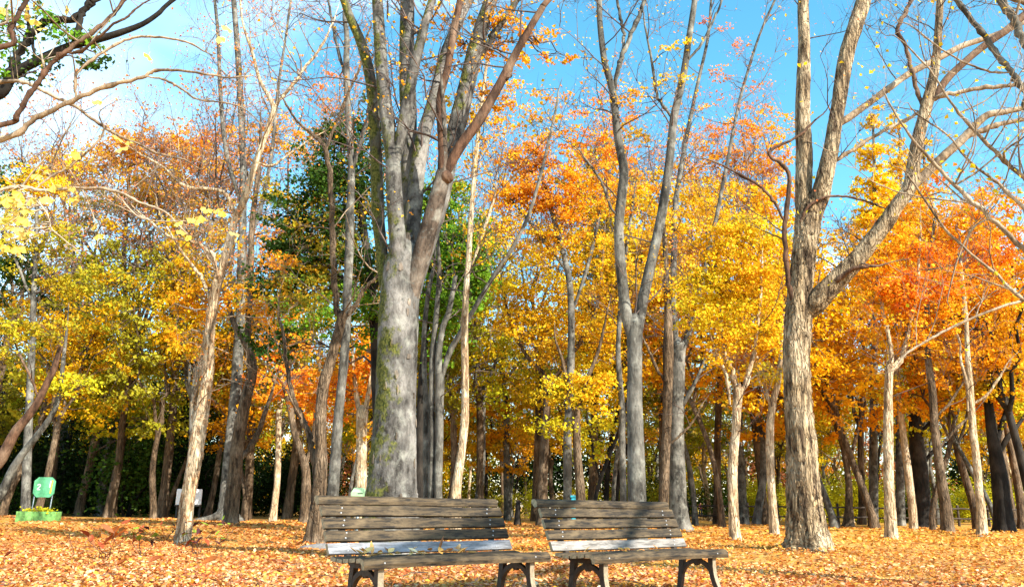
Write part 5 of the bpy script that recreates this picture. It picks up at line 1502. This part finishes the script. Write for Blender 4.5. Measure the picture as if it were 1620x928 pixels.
# ------------------------------------------------------------------ signs, boxes, post, stone
M_SIGN = plain('sign_green', (0.12, 0.46, 0.22), .5, .3, 7, .1)
M_PLANT = plain('planter_green', (0.17, 0.38, 0.10), .8, .6, 6, .4)
M_WHITE = plain('white_paint', (0.80, 0.80, 0.80), .5, .1, 5, .05)
M_YEL = plain('yellow_paint', (0.75, 0.62, 0.05), .5, .1, 5, .05)
M_STEEL = plain('steel_post', (0.18, 0.22, 0.23), .4, .2, 9, .1, .4)
M_SOIL = plain('planter_soil', (0.10, 0.07, 0.04), .9, .4, 12, .5)
def number_sign():
    b = G(60, 825)
    Yd = b[1]
    u = Yd * 1.03 / F
    e = empty('number_sign', (b[0], b[1], 0), 'green chamfered plate numbered 2 1 on two posts in a green planter', 'sign')
    e['_o'] = (0, 0, 0)
    w, h = 55 * u, 15 * u
    t = .05
    pl = MB()
    for a in ((-w / 2, w / 2, -.28, -.28 + t), (-w / 2, w / 2, .28 - t, .28), (-w / 2, -w / 2 + t, -.28 + t, .28 - t), (w / 2 - t, w / 2, -.28 + t, .28 - t)):
        box(pl, *a, -.05, h)
    p = pl.build('planter', M_PLANT, e, smooth=False)
    s = MB(); box(s, -w / 2 + t, w / 2 - t, -.28 + t, .28 - t, -.04, h - .05)
    s.build('soil', M_SOIL, p, smooth=False)
    gr = MB()
    cc = np.stack([rng.uniform(-w / 2 + .1, w / 2 - .1, 26), rng.uniform(-.2, .2, 26), np.full(26, h + .03)], -1)
    spray(gr, cc, 9, .07, .09, 'lime', .8)
    tag(gr.build('weeds', M_LEAF, p, smooth=False), kind='stuff')
    z0, z1 = h - .04 + 7 * u + 24 * u, 0
    zc = h + (810 - 775) * u * 1.0
    hw, hh, ch = 15 * u, 14.5 * u, 5.5 * u
    cx = 2.5 * u
    for sx in (-12.5 * u, 12.5 * u):
        m = MB(); tube(m, np.array([(cx + sx - .04, 0, -.02), (cx + sx, 0, zc)]), [.025, .025], 8)
        m.build('post', M_STEEL, e)
    oc = [(-hw + ch, -hh), (hw - ch, -hh), (hw, -hh + ch), (hw, hh - ch), (hw - ch, hh), (-hw + ch, hh), (-hw, hh - ch), (-hw, -hh + ch)]
    m = MB()
    v = [(cx + x, -.035, zc + z) for x, z in oc] + [(cx + x, -.06, zc + z) for x, z in oc] + [(cx, -.035, zc), (cx, -.06, zc)]
    m.add(v, [(i, (i + 1) % 8, 8 + (i + 1) % 8, 8 + i) for i in range(8)], [((i + 1) % 8, i, 16) for i in range(8)] + [(8 + i, 8 + (i + 1) % 8, 17) for i in range(8)])
    plate = m.build('plate', M_SIGN, e, smooth=False)
    def flat(path, w_, dx, dz, sc, mat, y=-.0625):
        mm = MB()
        p_ = np.asarray(path, float) * sc + np.array([dx, dz])
        tt = np.gradient(p_, axis=0); tt /= np.linalg.norm(tt, axis=1)[:, None]
        nn = np.stack([-tt[:, 1], tt[:, 0]], -1) * w_ / 2
        vv = []
        for i in range(len(p_)):
            vv += [(p_[i, 0] + nn[i, 0], y, p_[i, 1] + nn[i, 1]), (p_[i, 0] - nn[i, 0], y, p_[i, 1] - nn[i, 1])]
        mm.add(vv, [(2 * i, 2 * i + 1, 2 * i + 3, 2 * i + 2) for i in range(len(p_) - 1)])
        return mm.build('numeral', mat, plate, smooth=False)
    two = [(-.5, .55), (-.4, .85), (0, 1.0), (.4, .82), (.45, .45), (.1, .0), (-.25, -.4), (-.5, -.75), (-.45, -.8), (0, -.8), (.55, -.8)]
    flat(two, 1.7 * u, cx - 7.5 * u, zc + 0 * u, 4.2 * u, M_WHITE)
    flat([(0, -1), (.03, 0), (.1, 1)], 2.0 * u, cx + 9.6 * u, zc + .5 * u, 9.5 * u, M_YEL)
    flat([(0, -.1), (.05, .5), (.1, 1)], 1.5 * u, cx + 7.6 * u, zc + .5 * u, 9 * u, M_WHITE)
    e.rotation_euler = (0, 0, .12)
number_sign()

def notice_board():
    Yd = 42.0
    c = P(299, 786, Yd)
    u = Yd * 1.03 / F
    e = empty('notice_board', (c[0], Yd, 0), 'white notice board on two dark legs at the back, behind the pale leaning tree', 'sign')
    e['_o'] = (0, 0, 0)
    zc = c[2]
    m = MB(); box(m, -19 * u, 19 * u, -.03, .03, zc - 11 * u, zc + 12 * u, bev=.02); m.build('panel', M_WHITE, e, smooth=False)
    m = MB(); box(m, -19.6 * u, 19.6 * u, -.05, .05, zc - 13 * u, zc - 11.1 * u); m.build('ledge', M_DARKP, e, smooth=False)
    for s in (-17, 17):
        m = MB(); box(m, s * u - .04, s * u + .04, .035, .10, -.05, zc + 12 * u); m.build('leg', M_DARKP, e, smooth=False)
M_DARKP = plain('dark_paint', (0.03, 0.03, 0.03), .6, .3, 9, .1)
notice_board()
M_OCH = plain('ochre_plate', (0.55, 0.40, 0.16), .6, .3, 9, .1)
def small_sign():
    Yd = 53.0
    c = P(246, 775, Yd)
    u = Yd * 1.03 / F
    e = empty('post_sign', (c[0], Yd, 0), 'small ochre plates one above the other on a thin post in the dark left wood', 'sign')
    e['_o'] = (0, 0, 0)
    m = MB(); tube(m, np.array([(0, 0, -.05), (0, 0, P(246, 781, Yd)[2] + .05)]), [.03, .03], 7); m.build('post', M_DARKP, e)
    for py, hh in ((785.5, 3.2), (793, 3.2)):
        z = P(246, py, Yd)[2]
        m = MB(); box(m, -3.3 * u, 3.3 * u, -.06, -.035, z - hh * u, z + hh * u); m.build('plate', M_OCH, e, smooth=False)
small_sign()
M_PGREEN = plain('pale_green_metal', (0.32, 0.52, 0.30), .5, .2, 6, .1)
M_TEAL = plain('teal_plastic', (0.05, 0.42, 0.55), .4, .15, 6, .05)
def cabinet():
    Yd = 20.0
    c = P(568, 771, Yd)
    e = empty('green_cabinet', (c[0], Yd, 0), 'pale green metal box with a dark slot peeping over the left bench', 'box')
    e['_o'] = (0, 0, 0)
    zt = c[2]
    v = [(-.15, -.13), (.16, -.13), (.16, .13), (-.15, .13)]
    m = MB()
    lo = [(x, y, zt - .26) for x, y in v]; mi = [(x, y, zt - .10) for x, y in v]; tp = [(x * .72 + .01, y * .72, zt) for x, y in v]
    m.add(lo + mi + tp, [(0, 1, 5, 4), (1, 2, 6, 5), (2, 3, 7, 6), (3, 0, 4, 7), (4, 5, 9, 8), (5, 6, 10, 9), (6, 7, 11, 10), (7, 4, 8, 11), (8, 9, 10, 11), (3, 2, 1, 0)])
    m.build('case', M_PGREEN, e, smooth=False)
    m = MB(); box(m, .0, .12, -.136, -.131, zt - .14, zt - .12); m.build('slot', M_DARKP, e, smooth=False)
    m = MB(); tube(m, np.array([(0, 0, -.05), (0, 0, zt - .25)]), [.04, .04], 8); m.build('post', M_STEEL, e)
cabinet()
def teal_box():
    Yd = 34.0
    c = P(910, 783, Yd)
    e = empty('teal_bin', (c[0], Yd, 0), 'bright teal blue bin peeping over the top rail of the right bench', 'bin')
    e['_o'] = (0, 0, 0)
    zt = c[2]
    m = MB(); box(m, -.19, .19, -.19, .19, -.02, zt - .10, bev=.03); m.build('body', M_TEAL, e, smooth=False)
    m = MB(); box(m, -.215, .215, -.215, .215, zt - .098, zt, bev=.025); m.build('lid', M_TEAL, e, smooth=False)
teal_box()
def stump_post():
    b = G(819, 829)
    e = empty('stump', (b[0], b[1], 0), 'short dark wooden stump post standing between the two benches', 'stump')
    e['_o'] = (0, 0, 0)
    u = b[1] * 1.03 / F
    m = MB()
    tube(m, np.array([(0, 0, -.05), (0, 0, 14 * u), (.02, 0, 34 * u)]), [5 * u, 4.2 * u, 3.6 * u], 12, .07, 2, flare=(.3, .15))
    m.build('trunk', B_DARK, e)
    m = MB(); tube(m, np.array([(.02, 0, 33.5 * u), (.02, 0, 35 * u)]), [3.4 * u, 2.6 * u], 12, .05, 1); m.build('cut_top', B_BROWN, e)
stump_post()
def stone():
    b = G(498, 867)
    m = MB()
    k_ = 14
    th = np.linspace(0, 2 * math.pi, k_, endpoint=False)
    pr = [(1.0, -.03), (1.03, .03), (.9, .075), (.55, .095)]
    v = []
    for s, z in pr:
        for a in th:
            w_ = 1 + .12 * math.sin(2 * a + 1) + .06 * math.sin(5 * a)
            v.append((.26 * s * w_ * math.cos(a), .15 * s * w_ * math.sin(a), z + .02 * math.cos(a)))
    q = [(r * k_ + i, r * k_ + (i + 1) % k_, (r + 1) * k_ + (i + 1) % k_, (r + 1) * k_ + i) for r in range(3) for i in range(k_)]
    v.append((0, 0, .10))
    m.add(v, q, [(3 * k_ + i, 3 * k_ + (i + 1) % k_, 4 * k_) for i in range(k_)])
    o = m.build('flat_stone', plain('stone', (.17, .165, .16), .8, .3, 14, .5), None)
    o.location = (b[0], b[1], float(ground_z(b[0], b[1])))
    tag(o, 'flat grey stone lying in the leaves left of the left bench', 'stone')
stone()

# ------------------------------------------------------------------ seedlings and dry leaves in the left foreground
def big_leaf(name, L, W, curl, col, fold=.25):
    m = MB()
    n = 7
    v, c = [], []
    for i in range(n):
        t = i / (n - 1)
        w = W * math.sin(math.pi * min(1, t ** .8 * .97 + .02)) * .5
        x = L * t
        z = curl * L * t * t
        v += [(x, -w, z + fold * w), (x, 0, z), (x, w, z + fold * w)]
    q = []
    for i in range(n - 1):
        q += [(3 * i, 3 * i + 3, 3 * i + 4, 3 * i + 1), (3 * i + 1, 3 * i + 4, 3 * i + 5, 3 * i + 2)]
    m.add(v, q, None, col)
    return m.mesh(name, M_DRY)
def seedling(px, py, hpx, nst, cols, label, seed, lsize):
    r_ = random.Random(seed)
    b = G(px, py)
    e = empty('seedling', (b[0], b[1], float(ground_z(b[0], b[1]))), label, 'plant')
    e['_o'] = (0, 0, 0)
    H = hpx * 1.35 * b[1] * 1.03 / F
    lsize *= 1.45
    sm = MB()
    tips = []
    for i in range(nst):
        a = r_.uniform(0, 6.28)
        end = np.array([math.cos(a) * H * .45, math.sin(a) * H * .35, H * r_.uniform(.5, 1)])
        p = branch_path((0, 0, -.03), end, .05, .07, 7)
        tube(sm, p, np.linspace(.006, .002, 7), 5, cap=False)
        tips += [p[3], p[4], p[5], p[6]]
    sm.build('stem', B_RED, e)
    for i, t in enumerate(tips):
        col = r_.choice(cols)
        me = big_leaf('leaf', lsize * r_.uniform(.6, 1.2), lsize * .42, r_.uniform(-.5, .3), col)
        o = bpy.data.objects.new('leaf', me)
        COL.objects.link(o)
        o.parent = e
        o.location = t
        o.rotation_euler = (r_.uniform(-.7, .7), r_.uniform(-.9, .8), r_.uniform(0, 6.28))
RED_, PUR, ORG, GRN, BRN = (.26, .06, .025), (.07, .025, .028), (.42, .13, .03), (.20, .28, .03), (.24, .095, .04)
seedling(165, 893, 48, 4, [ORG, BRN, ORG, RED_], 'seedling with curled orange-brown leaves, leftmost in the foreground leaves', 3, .13)
seedling(185, 868, 30, 3, [RED_, ORG, GRN], 'small red-tipped seedling behind the orange-brown seedling', 4, .09)
seedling(222, 888, 34, 4, [RED_, BRN, PUR, GRN], 'seedling with dark red leaves in the middle of the foreground seedlings', 5, .11)
seedling(312, 880, 40, 5, [PUR, RED_, PUR, GRN, BRN], 'seedling with purple leaves in front of the pale leaning tree', 6, .10)
seedling(338, 872, 36, 3, [GRN, BRN, PUR], 'thin seedling right of the purple-leaved seedling', 8, .08)
seedling(265, 850, 22, 4, [RED_, PUR, ORG], 'low red-leaved sprout at the foot of the pale leaning tree', 9, .09)
seedling(120, 880, 40, 3, [BRN], 'bare twiggy sprout left of the orange-brown seedling', 12, .03)
for (px, py, col, L, lab) in ((320, 898, (.34, .11, .03), .20, 'long curled orange dry leaf lying in front of the purple-leaved seedling'), (235, 900, (.30, .085, .03), .16, 'broad rust dry leaf lying below the dark red seedling'),
                              (5, 890, (.2, .045, .02), .15, 'dark red dry leaf at the left edge of the foreground'), (182, 905, (.34, .10, .03), .15, 'curled orange dry leaf lying below the orange-brown seedling')):
    b = G(px, py)
    o = bpy.data.objects.new('dry_leaf', big_leaf('dry_leaf', L, L * .42, .35, col, 1.1))
    COL.objects.link(o)
    o.location = (b[0], b[1], float(ground_z(b[0], b[1])) + .05)
    o.rotation_euler = (.75, -.15, random.uniform(-.5, .5))
    tag(o, lab, 'leaf')

# leaves caught on the left bench
lm = [big_leaf('dry_leaf', .075, .04, .25, c, .5) for c in ((.78, .55, .22), (.72, .38, .10), (.55, .25, .08), (.82, .66, .38))]
c1, s1 = math.cos(0.732), math.sin(0.732)
def on_bench(x, y, z, rot, me, label, group=None, sc=1.0, bench=0):
    ox, oy, a = ((-0.993, 5.927, 0.732), (0.681, 6.826, 0.712))[bench]
    o = bpy.data.objects.new('dry_leaf', me)
    COL.objects.link(o)
    o.location = (ox + x * math.cos(a) - y * math.sin(a), oy + x * math.sin(a) + y * math.cos(a), z)
    o.rotation_euler = rot
    o.scale = (sc, sc, sc)
    tag(o, label, 'leaf', group)
for i in range(44):
    x = 0.12 + 0.95 * random.random() ** 1.3 if i < 34 else random.uniform(.2, 1.6)
    on_bench(x, random.uniform(.14, .43), .392 + random.uniform(0, .03), (random.uniform(-.5, .5), random.uniform(-.5, .5), random.uniform(0, 6.28)), lm[i % 4], 'dry leaf in the drift on the seat of the left bench', 'leaves on the left bench seat', random.uniform(.7, 1.2))
for i in range(12):
    on_bench(random.uniform(.2, 1.2), random.uniform(.2, .43), .392 + random.uniform(0, .012), (random.uniform(-.4, .4), random.uniform(-.4, .4), random.uniform(0, 6.28)), lm[i % 4], 'dry leaf on the seat of the right bench', 'leaves on the right bench seat', random.uniform(.6, 1.0), 1)
on_bench(.98, .445, .40, (0, -1.05, .9), big_leaf('dry_leaf', .13, .03, .15, (.40, .16, .07), .6), 'narrow brown dry leaf propped upright against the pale slat of the left bench')
on_bench(.32, .40, .40, (0.2, -.9, 2.2), big_leaf('dry_leaf', .10, .04, .3, (.66, .36, .12), .6), 'curled tan dry leaf standing at the left end of the left bench seat')

# ------------------------------------------------------------------ two far strollers
def person(px, Yd, top, trousers, label, hgt=1.62, face=0.4):
    x = (px - 810) / F * Yd * 1.03
    e = empty('person', (x, Yd, 0), label, 'person')
    e['_o'] = (0, 0, 0)
    J = {'pel': (0, 0, .90, .135), 'wst': (0, .01, 1.08, .12), 'chs': (0, .02, 1.28, .145), 'nck': (0, .01, 1.43, .055), 'hd': (0, -.01, 1.53, .095), 'top': (0, 0, 1.60, .075),
         'shl': (-.17, .02, 1.36, .06), 'ell': (-.22, .03, 1.10, .045), 'hal': (-.20, -.05, .86, .035), 'shr': (.17, .02, 1.36, .06), 'elr': (.23, .0, 1.10, .045), 'har': (.20, -.10, .88, .035),
         'hpl': (-.09, 0, .84, .09), 'knl': (-.10, -.06, .47, .062), 'anl': (-.10, .02, .09, .045), 'tol': (-.11, -.12, .04, .04), 'hpr': (.09, 0, .84, .09), 'knr': (.10, .04, .48, .062), 'anr': (.10, .14, .10, .045), 'tor': (.11, .02, .04, .04)}
    E_ = [('pel', 'wst'), ('wst', 'chs'), ('chs', 'nck'), ('nck', 'hd'), ('hd', 'top'), ('chs', 'shl'), ('shl', 'ell'), ('ell', 'hal'), ('chs', 'shr'), ('shr', 'elr'), ('elr', 'har'), ('pel', 'hpl'), ('hpl', 'knl'), ('knl', 'anl'), ('anl', 'tol'), ('pel', 'hpr'), ('hpr', 'knr'), ('knr', 'anr'), ('anr', 'tor')]
    names = list(J)
    s = hgt / 1.68
    me = bpy.data.meshes.new('body')
    me.from_pydata([tuple(c * s for c in J[n][:3]) for n in names], [(names.index(a), names.index(b)) for a, b in E_], [])
    o = bpy.data.objects.new('body', me)
    COL.objects.link(o)
    bpy.context.view_layer.objects.active = o
    md = o.modifiers.new('skin', 'SKIN')
    for i, n in enumerate(names):
        me.skin_vertices[0].data[i].radius = (J[n][3] * s, J[n][3] * s * (.75 if n in ('pel', 'wst', 'chs') else 1))
    me.skin_vertices[0].data[0].use_root = True
    o.modifiers.new('sub', 'SUBSURF').levels = 1
    dg = bpy.context.evaluated_depsgraph_get()
    me2 = bpy.data.meshes.new_from_object(o.evaluated_get(dg))
    o.modifiers.clear()
    o.data = me2
    me2.name = 'body'
    me2.materials.clear()
    for mt in (top, trousers, M_SKIN, M_HAIR):
        me2.materials.append(mt)
    for p in me2.polygons:
        z, y = p.center.z / s, p.center.y / s
        p.material_index = 1 if z < .90 and abs(p.center.x / s) < .17 else 0
        if z > 1.41:
            p.material_index = 3 if (z > 1.56 or y > .02) else 2
        if z < .93 and abs(p.center.x / s) > .17:
            p.material_index = 2
        p.use_smooth = True
    o.parent = e
    e.rotation_euler = (0, 0, face)
M_SKIN = plain('skin', (.55, .36, .26), .6, .1)
M_HAIR = plain('hair', (.02, .017, .015), .5, .2)
person(1388, 80, plain('blue_coat', (.03, .13, .50), .8, .2), plain('dark_blue_trousers', (.03, .05, .12), .8, .2), 'person in a blue jacket walking far behind the fence at the right')
person(1094, 84, plain('pink_coat', (.55, .09, .14), .8, .2), plain('navy_trousers', (.04, .06, .16), .8, .2), 'person in a pinkish red jacket far behind the stout grey tree', 1.5, -.5)

strip_tmp()
